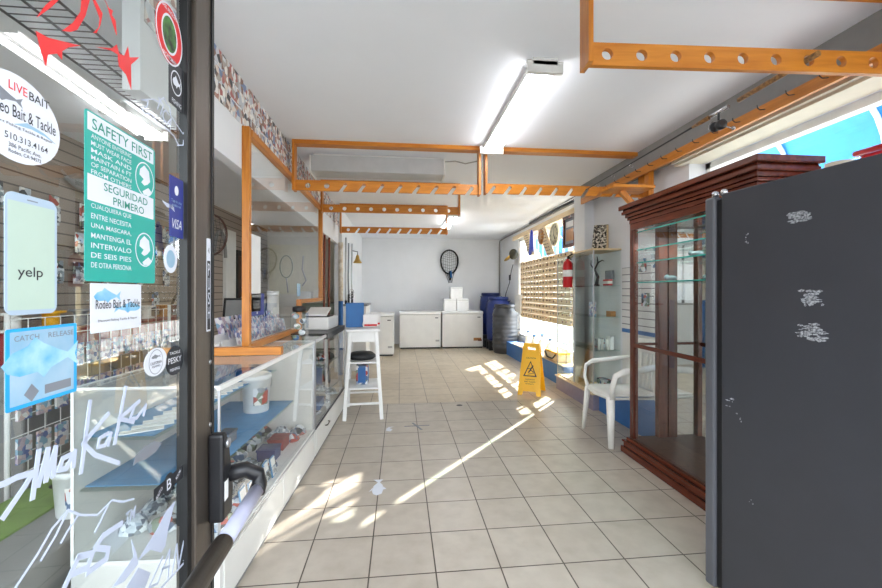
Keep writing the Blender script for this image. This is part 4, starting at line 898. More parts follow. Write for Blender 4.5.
part('hinge', MB().bar(-ex*.1+Vector((0, 0, .625)), ex*.1+Vector((0, 0, .625)), .03, .014), 'yellow', wf)

# ================================================================ right side ledges and display towers
S(MB().box((2.19, 5.16, 0), (XR, 8.0, .27)), 'trim_4', M_['blue'], label='low blue painted ledge under the side window')
S(MB().box((2.20, 5.18, .27), (XR, 7.6, .285)), 'trim_5', M_['tan'], label='tan board on the blue ledge')
S(MB().box((2.09, 3.72, 0), (2.42, 5.14, .115)) if False else MB().box((2.15, 3.1, 0), (2.42, 4.10, .26)), 'trim_6', M_['blue'], label='blue painted ledge behind the white chair')
dp = thing('display_plinth', 'low tan topped plinth carrying the glass display towers', 'plinth', (2.25, 4.6, 0))
MB().box((2.085, 4.11, 0), (2.295, 5.13, .17)).build('carcass', P('purple_grey_laminate', '#8d8496', .4, var=.1), dp, world=True)
MB().box((2.07, 4.10, .17), (2.297, 5.14, .185)).build('top_board', M_['tan'], dp, world=True)
def tower(lab, x0, x1, y0, y1, z0, z1, shelves, skip=()):
    t = thing('display_tower', lab, 'display case', ((x0+x1)/2, (y0+y1)/2, z0))
    MB().box((x0-.012, y0-.012, z1), (x1, y1, z1+.018)).build('wood_top', M_['tan'], t, world=True)
    MB().box((x0, y0, z0), (x1, y1, z0+.012)).build('base_board', M_['tan'], t, world=True)
    g_ = .005
    MB().box((x0, y0, z0+.012), (x0+g_, y1, z1)).build('side_glass', M_['towerglass'], t, world=True)
    MB().box((x0+g_, y0, z0+.012), (x1, y0+g_, z1)).build('end_glass', M_['towerglass'], t, world=True)
    MB().box((x0+g_, y1-g_, z0+.012), (x1, y1, z1)).build('end_glass', M_['towerglass'], t, world=True)
    for (x, y) in ((x0, y0), (x0, y1)): MB().box((x-.003, y-.003, z0+.012), (x+.006, y+.006, z1)).build('corner_trim', M_['alu'], t, world=True)
    for z in shelves: MB().box((x0+.008, y0+.008, z), (x1-.003, y1-.008, z+.007)).build('shelf', M_['shelfglass'], t, world=True)
    return t
tower('near glass display tower with a wooden top beside the white chair', 2.10, 2.415, 4.13, 4.60, .186, 1.75, (.64, 1.01, 1.355))
tower('far lower glass display tower behind the fire extinguisher', 2.10, 2.295, 4.63, 5.12, .186, 1.74, (.64, 1.01, 1.355))
pk = None; g1 = 'small goods in the near display tower'
for (x, y, z, sx_, sy_, sz_, m, l) in [(2.33, 4.25, 1.3625, .05, .12, .07, 'red', 'red and white box on the top shelf of the near display tower'), (2.36, 4.27, 1.4335, .03, .14, .1, 'greyink', 'grey card standing behind the red box in the display tower'),
        (2.2, 4.35, .0175+1, .01, .16, .16, 'cardm', 'framed picture card leaning on the middle shelf of the near display tower'), (2.34, 4.2, .0175+1, .06, .1, .06, 'plaque', 'brown figurine block on the middle shelf of the near display tower'),
        (2.33, 4.2, .6475, .05, .09, .15, 'paper', 'white cup shaped carton on the lower shelf of the near display tower'), (2.2, 4.2, .6475, .03, .03, .12, 'offwhite', 'white candle, left one on the lower shelf of the tower'), (2.25, 4.22, .6475, .03, .03, .11, 'offwhite', 'white candle, middle one on the lower shelf of the tower'), (2.29, 4.2, .6475, .03, .03, .12, 'offwhite', 'white candle, right one on the lower shelf of the tower'),
        (2.33, 4.4, .6475, .1, .1, .1, 'pack', 'printed carton at the back of the lower shelf of the near tower'), (2.32, 4.3, .199, .1, .18, .1, 'pack', 'printed carton on the floor of the near tower')]:
    if m == 'offwhite':
        t = thing('candle', l, 'candle', (x, y, z)); part('wax', MB().lathe([(.015, 0), (.015, sz_), (.001, sz_)], n=14), m, t); part('wick', MB().cyl((0, 0, sz_), (0, 0, sz_+.012), .0015, n=5), 'ink', t)
    else:
        o = boxpack('carton' if 'carton' in l else ('figurine' if 'figurine' in l else ('card' if 'card' in l else 'box')), l, (sx_, sy_, sz_), m); o.location = (x, y, z)
        if m == 'red': part('white_band', MB().box((-sx_/2-.001, -sy_/2-.001, .02), (sx_/2+.001, sy_/2+.001, .05)), 'paper', o)
fg = thing('figurine', 'dark twisted driftwood figurine on the top shelf of the near display tower', 'figurine', (2.22, 4.3, 1.3625))
part('body', MB().tube([(0, 0, 0), (.02, 0, .1), (-.01, .02, .18), (.02, 0, .26), (0, -.02, .33)], [.022, .016, .012, .010, .004], 8).tube([(-.01, .02, .18), (-.05, .03, .24), (-.06, .0, .29)], [.01, .008, .003], 6).tube([(.02, 0, .26), (.07, 0, .29), (.1, .01, .28)], [.008, .006, .003], 6), 'ink', fg)
part('foot', MB().lathe([(.04, -.0), (.035, .012), (.001, .014)], n=14), 'brown', fg)
bkp = thing('bark_panel', 'mottled bark covered board standing on top of the near display tower', 'board', (2.3, 4.4, 1.62))
MB(basis((2.22, 4.42, 1.7685), (1, -.1, 0), (.12, 0, 1))).prism([(0, 0), (.16, 0), (.16, .31), (0, .30)], 0, .02).build('board', M_['barklike'], bkp, world=True); MB().box((2.39, 4.38, 1.7685), (2.41, 4.43, 2.07)).build('support', M_['tan'], bkp, world=True)
# fire extinguisher
fe = thing('fire_extinguisher', 'red fire extinguisher hanging between the two display towers', 'fire extinguisher', (2.022, 4.62, 1.345))
part('cylinder', MB().lathe([(.05, 0), (.056, .01), (.056, .27), (.045, .31), (.02, .33), (.018, .345)], n=24), 'red', fe)
part('label_plate', MB().lathe([(.0568, .13), (.0568, .21)], n=24), 'paper', fe)
part('valve', MB().lathe([(.018, .345), (.02, .37), (.001, .375)], n=14).bar((0, 0, .37), (.03, -.07, .40), .02, .008).bar((0, 0, .36), (.03, -.07, .365), .02, .008), 'black', fe)
part('gauge', MB().lathe([(.014, 0), (.014, .01), (.001, .01)], (-.02, -.012, .355), 12, (-1, -.3, 0)), 'paper', fe)
part('hose', MB().tube([(.02, 0, .355), (.06, .01, .34), (.064, .01, .2), (.062, 0, .1)], .008, 8), 'black', fe)
part('wall_clip', MB().box((.05, -.02, .30), (.065, .02, .36)), 'alu', fe)

# lure racks in front of the window
LR = thing('lure_rack', 'tall tan slatted rack of small dark lures hanging in the side window', 'lure rack', (2.42, 6.5, .78))
zs = [.80+.098*i for i in range(11)]
lz = MB()
for i, z in enumerate(zs): MB().box((2.405, 5.30, z), (2.42, 7.75, z+.094)).build('slat', M_['tan'], LR, world=True)
for y in (5.3, 6.5, 7.7): MB().box((2.42, y, .78), (2.45, y+.04, 1.9)).build('upright', M_['tan'], LR, world=True)
lu = None
for i, z in enumerate(zs):
    for j in range(16):
        if lu is None:
            lu = MB().ball((0, 0, -.02), .013, 8, (.8, .8, 1.9)).tube([(0, 0, .0), (-.003, 0, .02)], .0015, 4).tube([(0, 0, -.045), (-.004, .006, -.06), (0, .012, -.053)], .0015, 4).build('fishing_lure', M_['lure'], None, center=False, label='small dark lure hanging on the tan slatted rack', category='lure', group='lures on the tan slatted rack in the window'); o = lu
        else: o = dup(lu)
        s_ = rn.uniform(.6, 1.0); o['label'] = 'small lure on the tan slatted rack, %s slat up, %s from the pillar' % (ORD[i], ORD[j]); o.location = (2.39, 5.36+j*.152+rn.uniform(-.03, .03), z+.072); o.scale = (1, s_, s_*.9)
MB(basis((2.385, 7.98, 1.0), (0, -1, 0), (0, 0, 1))).prism([(0, -.1), (.38, -.14), (.38, .24), (0, .22)], 0, .03).build('pin_board', M_['offwhite'], label='white board with dark specks at the far lower corner of the lure rack', category='board')
# tan trim above window and things hanging there
hb = thing('hanging_board', 'long pale wooden board along the top of the side window', 'board', (2.42, 6.7, 2.28))
MB().box((2.40, 5.12, 2.385), (2.43, 8.3, 2.465)).build('board', M_['tan'], hb, world=True)
for i, (y, dy, lab) in enumerate([(6.55, -.42, 'long slanting tan strip of small lures hung in the window beside the clocks'), (7.35, -.3, 'slanting tan strip of lures hung left of the blue ribbon')]):
    t = thing('lure_strip', lab, 'lure strip', (2.39, y+dy, 1.85)); T = basis((2.385, y, 2.38), (0, -1, 0), (0, 0, 1)); L = .50 if i == 0 else .42
    MB(T).prism([(-.13, 0), (.20, 0), (-dy+.22, -L), (-dy-.1, -L)], 0, .01).build('strip', M_['tan'], t, world=True)
    q = MB(T)
    for k in range(9):
        f = (k+.5)/9
        for j in range(3): q.disc(-.05+.07*j-dy*f, -L*f, .022, .009, .0101, .016, 8)
    q.build('lures', M_['lure'], t, world=True, kind='stuff')
rbn = thing('ribbon', 'bright blue prize ribbon hanging from the tan board above the window', 'ribbon', (2.38, 6.95, 1.9))
T = basis((2.375, 7.0, 2.37), (0, -1, 0), (0, 0, 1)); RB = P('royal_blue_ribbon', '#1f44c4', .4)
MB(T).prism([(-.05, 0), (.10, .0), (.02, -.40), (-.13, -.40)], 0, .006).build('tail', RB, rbn, world=True); MB(T).prism([(.02, 0), (.10, .02), (.16, -.36), (.09, -.36)], .007, .012).build('tail', RB, rbn, world=True)
MB().lathe([(.03, 0), (.05, .006), (.03, .014), (.001, .016)], (2.368, 6.96, 2.37), 14, (-1, 0, 0)).build('rosette', RB, rbn, world=True)
def disc_thing(nm, lab, cat, y, z, r, m, face, hands=False):
    t = thing(nm, lab, cat, (2.37, y, z-r)); c = (2.40, y, z)
    MB().lathe([(r*.3, 0), (r, .0), (r, .03), (r*.92, .035), (r*.9, .028), (.001, .028)], c, 36, (-1, 0, 0)).build('case', M_[m], t, world=True)
    MB().lathe([(r*.89, .0285), (.001, .03)], c, 36, (-1, 0, 0)).build('face', M_[face], t, world=True)
    if hands:
        T = basis((2.368, y, z), (0, -1, 0), (0, 0, 1)); q = MB(T); q.stroke([(0, 0), (.05, -.07)], .016, 0, .002); q.stroke([(0, 0), (.02, .10)], .012, 0, .002); q.build('hands', M_['ink'], t, world=True)
        q = MB(T)
        for k in range(12): a = PI/2-(k+1)*PI/6; q.text(str(k+1), r*.72*math.cos(a)-.018, r*.72*math.sin(a)-.016, r*.72*math.cos(a)+.018, r*.72*math.sin(a)+.016, .0005)
        q.build('numerals', M_['ink'], t, world=True)
    return t
disc_thing('round_plaque', 'round brown varnished plaque between the lure strip and the clock', 'plaque', 6.5, 2.22, .13, 'plaque', 'plaque')
disc_thing('wall_clock', 'round cream wall clock with dark numerals above the lure rack', 'clock', 5.93, 2.18, .18, 'clockface', 'clockface', True)
pf = thing('picture_frame', 'brown framed picture hanging by the pillar right of the clock', 'picture', (2.3, 5.3, 1.90))
T = basis((2.33, 5.45, 1.91), (.03, -1, 0), (0, 0, 1))
MB(T).prism([(0, 0), (.38, 0), (.38, .44), (0, .44)], -.02, .0).build('back', M_['ink'], pf, world=True)
q = MB(T); [q.box(a, b) for a, b in (((0, 0, 0), (.38, .045, .022)), ((0, .395, 0), (.38, .44, .022)), ((0, .045, 0), (.045, .395, .022)), ((.335, .045, 0), (.38, .395, .022)))]; q.build('frame', M_['mahogz'], pf, world=True)
MB(T).prism([(.045, .045), (.335, .045), (.335, .395), (.045, .395)], .001, .004).build('mat', M_['greyink'], pf, world=True)
MB(T).prism([(.08, .28), (.3, .28), (.3, .36), (.08, .36)], .0041, .006).build('print', M_['paper'], pf, world=True); MB(T).prism([(.08, .09), (.3, .09), (.3, .25), (.08, .25)], .0041, .006).build('print', M_['plaque'], pf, world=True)
# small black speaker/ camouflage thing by the far top corner, cable
cp_ = thing('camouflage_cap', 'dark camouflage cap hanging near the far top corner of the right wall', 'cap', (2.40, 8.35, 2.0))
MB().ball((2.42, 8.3, 2.10), .13, 14, (.7, 1, .9)).build('crown', P('camouflage_cloth', '#4a4632', .8, col2='#1c1a14', scale=14), cp_, world=True)
MB().lathe([(.02, -.01), (.15, 0), (.15, .008), (.02, .015)], (2.38, 8.42, 2.05), 18, (-.5, .3, .8)).build('brim', M_['gold'], cp_, world=True)
MB().tube([(2.50, 8.6, 1.9), (2.5, 8.75, 1.75), (2.49, 8.85, 1.5), (2.5, 9.2, 1.25), (2.5, 9.3, 1.0)], .008, 6).box((2.485, 8.83, 1.56), (2.515, 8.89, 1.68)).build('cable', M_['ink'], label='black cable with an inline switch hanging on the right wall above the drums', category='cable')
# goods on the blue ledge
bt = thing('bait_tray', 'yellow and tan tray on the ledge behind the wet floor sign', 'tray', (2.33, 5.7, .286))
part('tray', MB().prism([(-.1, -.28), (.1, -.28), (.1, .28), (-.1, .28)], 0, .10), 'tan', bt, bevel=.01); part('strap', MB().tube([(-.106, -.2, .1), (-.115, -.1, .03), (-.115, .1, .03), (-.106, .2, .1)], .01, 6), 'ink', bt); part('yellow_lid', MB().box((-.09, -.26, .101), (.09, .26, .13)), 'yellow', bt)
wb = thing('wire_bin', 'dark wire shelf rail along the low window', 'wire shelf', (2.35, 6.4, .5))
MB().tube([(2.32, 5.3, .56), (2.32, 7.7, .56)], .006, 6).tube([(2.32, 5.3, .48), (2.32, 7.7, .48)], .004, 6).build('rail', M_['blackm'], wb, world=True)
for y in (5.35, 6.1, 6.9, 7.65): MB().tube([(2.32, y, .286), (2.32, y, .56)], .005, 6).build('post', M_['blackm'], wb, world=True)
for i, (y, h, m) in enumerate([(6.2, .22, 'offwhite'), (6.55, .26, 'paper'), (6.95, .2, 'cream'), (7.3, .24, 'offwhite')]):
    t = thing('bottle', 'pale plastic bottle on the window ledge, %s from the front' % ORD[i], 'bottle', (2.42, y, .2855)); part('body', MB().lathe([(.055, 0), (.06, .01), (.06, h*.6), (.025, h*.85), (.025, h)], n=18), m, t); part('cap', MB().lathe([(.028, h), (.028, h+.03), (.001, h+.03)], n=14), 'blue', t)

# white slatwall piece between the towers and the cabinet
sw = thing('slatwall_panel', 'white slatwall panel on the right wall behind the white chair', 'slatwall', (2.41, 3.6, .27))
MB().box((2.40, 3.12, .9), (2.419, 4.08, 1.55)).build('panel', M_['slatw'], sw, world=True); MB().box((2.398, 3.12, .86), (2.419, 4.08, .9)).build('edge_rail', M_['blue'], sw, world=True)
MB().box((2.405, 3.12, .27), (2.419, 4.08, .86)).build('lower_panel', M_['offwhite'], sw, world=True)
for i, (y, z, m) in enumerate([(3.3, 1.3, 'red'), (3.45, 1.32, 'pack'), (3.65, 1.28, 'pack'), (3.85, 1.3, 'cardm'), (3.3, 1.62, 'cardm'), (3.5, 1.65, 'pack'), (3.7, 1.62, 'pack')]):
    MB().box((2.38, y-.05, z-.13), (2.399, y+.05, z)).build('hanging_pack', M_[m], label=('red' if m == 'red' else 'printed')+' pack on the white slatwall behind the chair, %s' % (['lowest row, nearest the cabinet', 'lowest row, second from the cabinet', 'lowest row, third from the cabinet', 'lowest row, beside the towers', 'upper row, nearest the cabinet', 'upper row, middle', 'upper row, beside the towers'][i]), category='package', group='packs on the white slatwall')

# ================================================================ white resin armchair
ch = thing('resin_armchair', 'white moulded plastic armchair beside the mahogany cabinet', 'chair', (1.97, 3.34, 0), 0)
def patch(fn, nu, nv, th, mb):
    P0 = [[Vector(fn(i/nu, j/nv)) for j in range(nv+1)] for i in range(nu+1)]; vs = []; fs = []
    for sgn in (1, -1):
        for i in range(nu+1):
            for j in range(nv+1):
                a = P0[min(nu, i+1)][j]-P0[max(0, i-1)][j]; b = P0[i][min(nv, j+1)]-P0[i][max(0, j-1)]; vs.append(P0[i][j]+a.cross(b).normalized()*(sgn*th/2))
    n = (nu+1)*(nv+1); I = lambda i, j: i*(nv+1)+j
    for i in range(nu):
        for j in range(nv): q = (I(i, j), I(i+1, j), I(i+1, j+1), I(i, j+1)); fs += [q, tuple(k+n for k in q[::-1])]
    ed = [I(i, 0) for i in range(nu+1)]+[I(nu, j) for j in range(1, nv+1)]+[I(i, nv) for i in range(nu-1, -1, -1)]+[I(0, j) for j in range(nv-1, 0, -1)]
    for k in range(len(ed)): a, b = ed[k], ed[(k+1) % len(ed)]; fs.append((b, a, a+n, b+n))
    return mb.add(vs, fs, True)
# chair faces -x; x: front -.23 .. back +.22 ; y half width .22
seatf = lambda u, v: (-.235+.44*u, -.215+.43*v, .425-.02*math.sin(PI*v)*math.sin(PI*u)-(.02 if u < .05 else 0)-.01*u)
part('seat', patch(seatf, 10, 8, .012, MB()), 'chair', ch)
part('seat_skirt', MB().tube([(-.235, -.21, .40), (-.245, 0, .392), (-.235, .21, .40), (.19, .20, .39), (.19, -.20, .39)], .014, 8, True), 'chair', ch)
for y in (-1, 1):
    part('leg', MB().tube([(-.225, y*.20, .415), (-.235, y*.225, .2), (-.245, y*.245, 0)], [.036, .030, .022], 8, flat=.55), 'chair', ch)
    part('leg', MB().tube([(.19, y*.19, .40), (.225, y*.205, .2), (.265, y*.22, 0)], [.034, .028, .022], 8, flat=.55), 'chair', ch)
    part('armrest', MB().tube([(-.215, y*.215, .40), (-.235, y*.245, .50), (-.215, y*.262, .60), (-.14, y*.27, .635), (0, y*.27, .645), (.14, y*.255, .665), (.225, y*.21, .68)], [.026, .022, .024, .03, .03, .026, .02], 8, flat=.5), 'chair', ch)
def backf(a0, a1, z0, z1):
    def f(u, v): a = a0+(a1-a0)*u; z = z0+(z1-z0)*v; return (.19+.16*(z-.42)-.05*(a/.2)**2+.03, a, z)
    return f
mb = MB(); patch(backf(-.2, .2, .74, .86), 10, 3, .014, mb)
for k in range(7): a = -.17+k*.0567; patch(backf(a-.016, a+.016, .43, .745), 2, 6, .01, mb)
patch(backf(-.215, -.18, .42, .84), 2, 6, .014, mb); patch(backf(.18, .215, .42, .84), 2, 6, .014, mb)
part('backrest', mb, 'chair', ch)

# ================================================================ mahogany curio cabinet
cb = thing('curio_cabinet', 'tall mahogany glass curio cabinet with lit glass shelves on the right', 'cabinet', (1.97, 2.42, 0))
X0, X1, Y0, Y1 = 1.83, 2.13, 1.86, 3.0
def cbx(n, a, b, m='mahog', bev=.003): return MB().box(a, b).build(n, M_[m], cb, world=True, bevel=bev)
bs = MB()
for (e_, z0, z1) in ((.05, 0, .05), (.035, .05, .085), (.045, .085, .10), (.02, .10, .125)): bs.box((X0-e_, Y0-e_, z0), (X1, Y1+e_, z1))
bs.build('plinth', M_['mahog'], cb, world=True, bevel=.006)
cr = MB()
for (e_, z0, z1) in ((.005, 1.83, 1.86), (.02, 1.86, 1.88), (.035, 1.88, 1.905), (.06, 1.905, 1.93), (.05, 1.93, 1.94), (.08, 1.94, 1.975)): cr.box((X0-e_, Y0-e_, z0), (X1, Y1+e_*.4, z1))
cr.build('crown', M_['mahog'], cb, world=True, bevel=.005)
cbx('header_rail', (X0, Y0, 1.78), (X0+.03, Y1, 1.83))
cbx('ceiling_panel', (X0+.03, Y0, 1.80), (X1, Y1, 1.83))
cbx('stile', (X0, Y1-.05, .125), (X0+.04, Y1, 1.78), 'mahogz'); cbx('stile', (X0, Y0, .125), (X0+.04, Y0+.05, 1.78), 'mahogz')
cbx('back_stile', (X1-.085, Y1-.05, .125), (X1-.01, Y1, 1.80), 'mahogz'); cbx('back_stile', (X1-.05, Y0, .125), (X1-.01, Y0+.05, 1.80), 'mahogz')
cbx('door_rail', (X0+.002, Y0+.05, .855), (X0+.022, Y1-.05, .885)); cbx('door_rail', (X0+.04, Y1-.03, .865), (X1-.05, Y1-.012, .885))
cbx('mirror_back', (X1-.006, Y0+.02, .125), (X1-.002, Y1-.02, 1.80), 'mirror', 0)
cbx('floor_panel', (X0, Y0, .125), (X1, Y1, .132), 'brown', 0)
cbx('door_glass', (X0+.010, Y0+.05, .13), (X0+.014, Y1-.05, 1.78), 'caseglass', 0)
cbx('end_glass', (X0+.04, Y1-.022, .13), (X1-.05, Y1-.018, 1.80), 'caseglass', 0)
for z in (1.36, 1.515, 1.615, 1.755):
    s_ = cbx('glass_shelf', (X0+.03, Y0+.055, z), (X1-.055, Y1-.055, z+.008), 'shelfglass', 0)
    MB().box((X0+.0265, Y0+.055, z-.0005), (X0+.0298, Y1-.055, z+.0085)).build('teal_edge', M_['teal'], s_, world=True)
for y in (2.15, 2.75): MB().lathe([(.035, 0), (.035, -.012), (.02, -.014), (.001, -.012)], (1.98, y, 1.80), 16).build('puck_light', M_['chrome'], cb, world=True)
for i, (y, z, l) in enumerate([(2.7, 1.3685, 'grey shell ornament on the lowest cabinet shelf'), (2.45, 1.5235, 'grey shell ornament on the second cabinet shelf from the bottom')]):
    MB().ball((1.97, y, z+.021), .03, 12, (1, 1.6, .7)).lathe([(.012, 0), (.02, .03), (.001, .05)], (1.97, y+.03, z+.02), 10, (0, 1, .5)).build('shell_ornament', M_['greyink'], label=l, category='ornament')

for y in (2.15, 2.75):
    pl_ = bpy.data.lights.new('puck_lamp', 'SPOT'); pl_.energy = 14; pl_.spot_size = 2.4; pl_.shadow_soft_size = .03; po = bpy.data.objects.new('puck_lamp', pl_); C.objects.link(po); po.location = (1.98, y, 1.775)
# ================================================================ tall black refrigerator, seen from the side
FA = math.radians(8.5)
rf = thing('refrigerator', 'tall scuffed black refrigerator seen from its side at the right edge', 'refrigerator', (1.325, 1.60, 0), FA)
# local x: away from the aisle, local y: toward the back of the shop
part('body', MB().box((0, -.62, .02), (.62, -.075, 1.70)), 'fridge', rf, bevel=.004)
part('door', MB().box((-.004, -.045, .03), (.62, .0, 1.695)), 'frdoor', rf, bevel=.008)
part('door_gasket', MB().box((.012, -.076, .04), (.608, -.045, 1.68)), 'black', rf)
part('feet', MB().box((.03, -.59, 0), (.59, -.1, .02)), 'black', rf)
part('hinge', MB().lathe([(.013, 0), (.013, .02), (.008, .026), (.001, .027)], (.03, -.062, 1.698), 14), 'chrome', rf); part('hinge', MB().lathe([(.013, 0), (.013, .02), (.008, .026), (.001, .027)], (.03, -.022, 1.698), 14), 'chrome', rf)
rs = random.Random(11)
def scuff(cy, cz, w_, h_, n, seed):
    m = MB(basis((-.0006, 0, 0), (0, -1, 0), (0, 0, 1))); r = random.Random(seed)
    for _ in range(n):
        x = -cy+r.uniform(-w_/2, w_/2)*abs(r.uniform(.3, 1)); z = cz+r.uniform(-h_/2, h_/2); a = r.uniform(.003, .014)*(w_/.06); b_ = r.uniform(.0015, .005)
        k = [(x+a*math.cos(t)*r.uniform(.6, 1.1), z+b_*math.sin(t)*r.uniform(.5, 1.3)) for t in [q*PI/4 for q in range(8)]]; m.prism(k, 0, .0005)
    m.build('paint_scuff', M_['chip'], rf, label='grey white scuffed patch where tape was removed')
scuff(-.36, 1.552, .085, .035, 46, 1); scuff(-.40, 1.27, .075, .05, 46, 2); scuff(-.40, 1.155, .085, .055, 60, 3); scuff(-.18, 1.50, .02, .04, 9, 4); scuff(-.115, .84, .05, .05, 5, 5); scuff(-.15, .79, .03, .03, 4, 6); scuff(-.20, .48, .02, .03, 3, 7)
# red tote on a wall shelf behind the refrigerator
wsf = thing('wall_shelf', 'white wall shelf below the high window behind the refrigerator', 'shelf', (2.35, 1.3, 1.72))
MB().box((2.2, .9, 1.72), (2.54, 2.10, 1.74)).build('board', M_['white'], wsf, world=True)
for y in (1.0, 1.7): MB().box((2.22, y, 1.60), (2.54, y+.02, 1.72)).build('bracket', M_['white'], wsf, world=True)
rt = thing('red_tote', 'red plastic tote with a rounded rim above the refrigerator, against the blue window', 'tote', (2.35, 1.45, 1.741))
MB().box((2.22, 1.25, 1.741), (2.50, 1.72, 1.96)).build('body', M_['red'], rt, world=True, bevel=.03); MB().tube([(2.22, 1.25, 1.965), (2.22, 1.72, 1.965), (2.5, 1.72, 1.965), (2.5, 1.25, 1.965)], .014, 8, True).build('rim', M_['red'], rt, world=True)
rl_ = thing('rolled_paper', 'off white roll lying beyond the red tote by the high window', 'roll', (2.40, 1.94, 1.7405))
MB().cyl((2.40, 1.94, 1.7405), (2.40, 1.94, 2.0), .06, n=18).build('roll', M_['cream'], rl_, world=True)
MB().box((2.50, 1.10, 1.741), (2.53, 1.20, 2.30)).build('red_post', M_['red'], label='upright red strip at the right edge in front of the high window', category='post')

# ================================================================ marks on the floor
def flat(n, pts, m, lab, cat='sticker'):
    mb = MB()
    for p in pts: mb.prism(p, .0002, .0016)
    return mb.build(n, M_[m], label=lab, category=cat)
fx, fy = -.145, 2.64
q = MB(); q.prism([(fx-.035, fy-.05), (fx-.025, fy-.085), (fx, fy-.1), (fx+.028, fy-.08), (fx+.035, fy-.03), (fx+.03, fy+.03), (fx+.008, fy+.07), (fx+.03, fy+.11), (fx-.035, fy+.11), (fx-.004, fy+.07), (fx-.03, fy+.02)], .0002, .0016)
q.prism([(fx-.035, fy-.03), (fx-.055, fy-.05), (fx-.033, fy-.0)], .0002, .0014); q.prism([(fx+.035, fy-.03), (fx+.055, fy-.02), (fx+.033, fy+.01)], .0002, .0014)
q.build('floor_decal', M_['vinyl'], label='white fish shaped decal on the floor tiles nearest the counter', category='decal')
q = MB(); fx, fy = -.10, 3.76; q.prism([(fx-.03, fy-.05), (fx+.01, fy-.07), (fx+.03, fy-.02), (fx+.0, fy+.02), (fx+.04, fy+.06), (fx-.01, fy+.05), (fx-.03, fy+.0)], .0002, .0016)
q.build('floor_decal', M_['vinyl'], label='worn white decal scrap on the floor farther back, left of the tape cross', category='decal')
q = MB(); c0 = onZ(418, 426); q.bar((c0.x-.13, c0.y+.0, .0012), (c0.x+.11, c0.y+.01, .0012), .018, .001); q.bar((c0.x-.05, c0.y+.09, .0018), (c0.x+.03, c0.y-.11, .0018), .02, .001)
q.build('tape_cross', M_['greyink'], label='grey tape cross stuck on the floor in the aisle', category='tape')
c0 = onZ(459, 404.5); MB().disc(c0.x, c0.y-.03, .035, .025, .0002, .002).build('floor_plug', M_['ink'], label='small dark plug in the floor at the seam between the two tile fields', category='plug')
# ================================================================ open glass entrance door on the left
da = math.radians(2.1); DO = Vector((-.4895, .22, 0)); dax = Vector((-math.sin(da), math.cos(da), 0)); dn = Vector((math.cos(da), math.sin(da), 0))
door = thing('door_1', 'open bronze framed glass entrance door covered with stickers', 'door', DO, kind='structure')
def D(u, v):
    r = ray(u, v); t = dn.dot(DO-EYEV)/dn.dot(r) if False else dn.dot(Vector((DO.x, DO.y, EYE))-EYEV)/dn.dot(r); p = EYEV+r*t
    return ((p-DO).dot(dax), p.z)
DT = basis((0, 0, 0), dax, (0, 0, 1))     # door root sits at DO, so local = door frame of reference
def dmb(): return MB(DT)
W = .905
for nm, a, b in (('stile', (.805, .02, -.022), (W, 2.10, .022)), ('stile', (0, .02, -.022), (.09, 2.10, .022)), ('top_rail', (.09, 2.0, -.022), (.805, 2.10, .022)), ('bottom_rail', (.09, .02, -.022), (.805, .22, .022))):
    dmb().box(a, b).build(nm, M_['bronze'], door, bevel=.003)
dmb().box((.785, .22, -.012), (.805, 2.0, .012)).build('glazing_bead', M_['black'], door); dmb().box((.888, .04, .0225), (.90, 2.08, .026)).build('weather_strip', M_['black'], door)
dmb().box((.09, .22, -.003), (.785, 2.0, .003)).build('glass_pane', M_['doorglass'], door)
Z = .0032
def rect(uL, uR, vT, vB):
    a = D(uL, vT); b = D(uL, vB); c = D(uR, 300); return a[0], c[0], b[1], a[1]
def rr(s0, s1, z0, z1, r=.01, n=5):
    pts = []
    for cx, cy, a0 in ((s1-r, z1-r, 0), (s0+r, z1-r, 90), (s0+r, z0+r, 180), (s1-r, z0+r, 270)):
        for k in range(n+1): t = math.radians(a0+90*k/n); pts.append((cx+r*math.cos(t), cy+r*math.sin(t)))
    return pts
def sticker(nm, R, m, lab, r=.006, oval=False):
    mb = dmb(); mb.disc((R[0]+R[1])/2, (R[2]+R[3])/2, (R[1]-R[0])/2, (R[3]-R[2])/2, Z, Z+.0006, 36) if oval else mb.prism(rr(*R, r), Z, Z+.0006)
    return mb.build(nm, M_[m], door, label=lab)
class Sub:
    def __init__(s, R, par): s.R = R; s.p = par; s.k = 0
    def f(s, x, y): R = s.R; return R[0]+(R[1]-R[0])*x, R[2]+(R[3]-R[2])*y
    def t(s, items, m, nm='lettering', z=1, rot=0, shear=0):
        q = dmb()
        for st_, x0, y0, x1, y1 in items: a = s.f(x0, y0); b = s.f(x1, y1); q.text(st_, a[0], a[1], b[0], b[1], Z+.0006+.0003*z, rot, shear)
        return q.build(nm, M_[m], s.p)
    def poly(s, ps, m, nm='printed_shape', z=.5):
        q = dmb()
        for p in ps: q.prism([s.f(*c) for c in p], Z+.0006, Z+.0006+.0003*z)
        return q.build(nm, M_[m], s.p)
    def ov(s, cs, m, nm='printed_disc', z=.5):
        q = dmb()
        for cx, cy, rx, ry in cs: a = s.f(cx, cy); q.disc(a[0], a[1], (s.R[1]-s.R[0])*rx, (s.R[3]-s.R[2])*ry, Z+.0006, Z+.0006+.0003*z)
        return q.build(nm, M_[m], s.p)
FISH = [(0, .5), (.12, .72), (.3, .82), (.38, .98), (.5, .84), (.7, .66), (.84, .56), (1, .78), (.95, .5), (1, .22), (.84, .44), (.6, .3), (.5, .12), (.42, .26), (.2, .24), (.06, .34)]
def fishp(x0, y0, x1, y1, flip=False): return [((x0+(x1-x0)*(1-a if flip else a)), y0+(y1-y0)*b) for a, b in FISH]
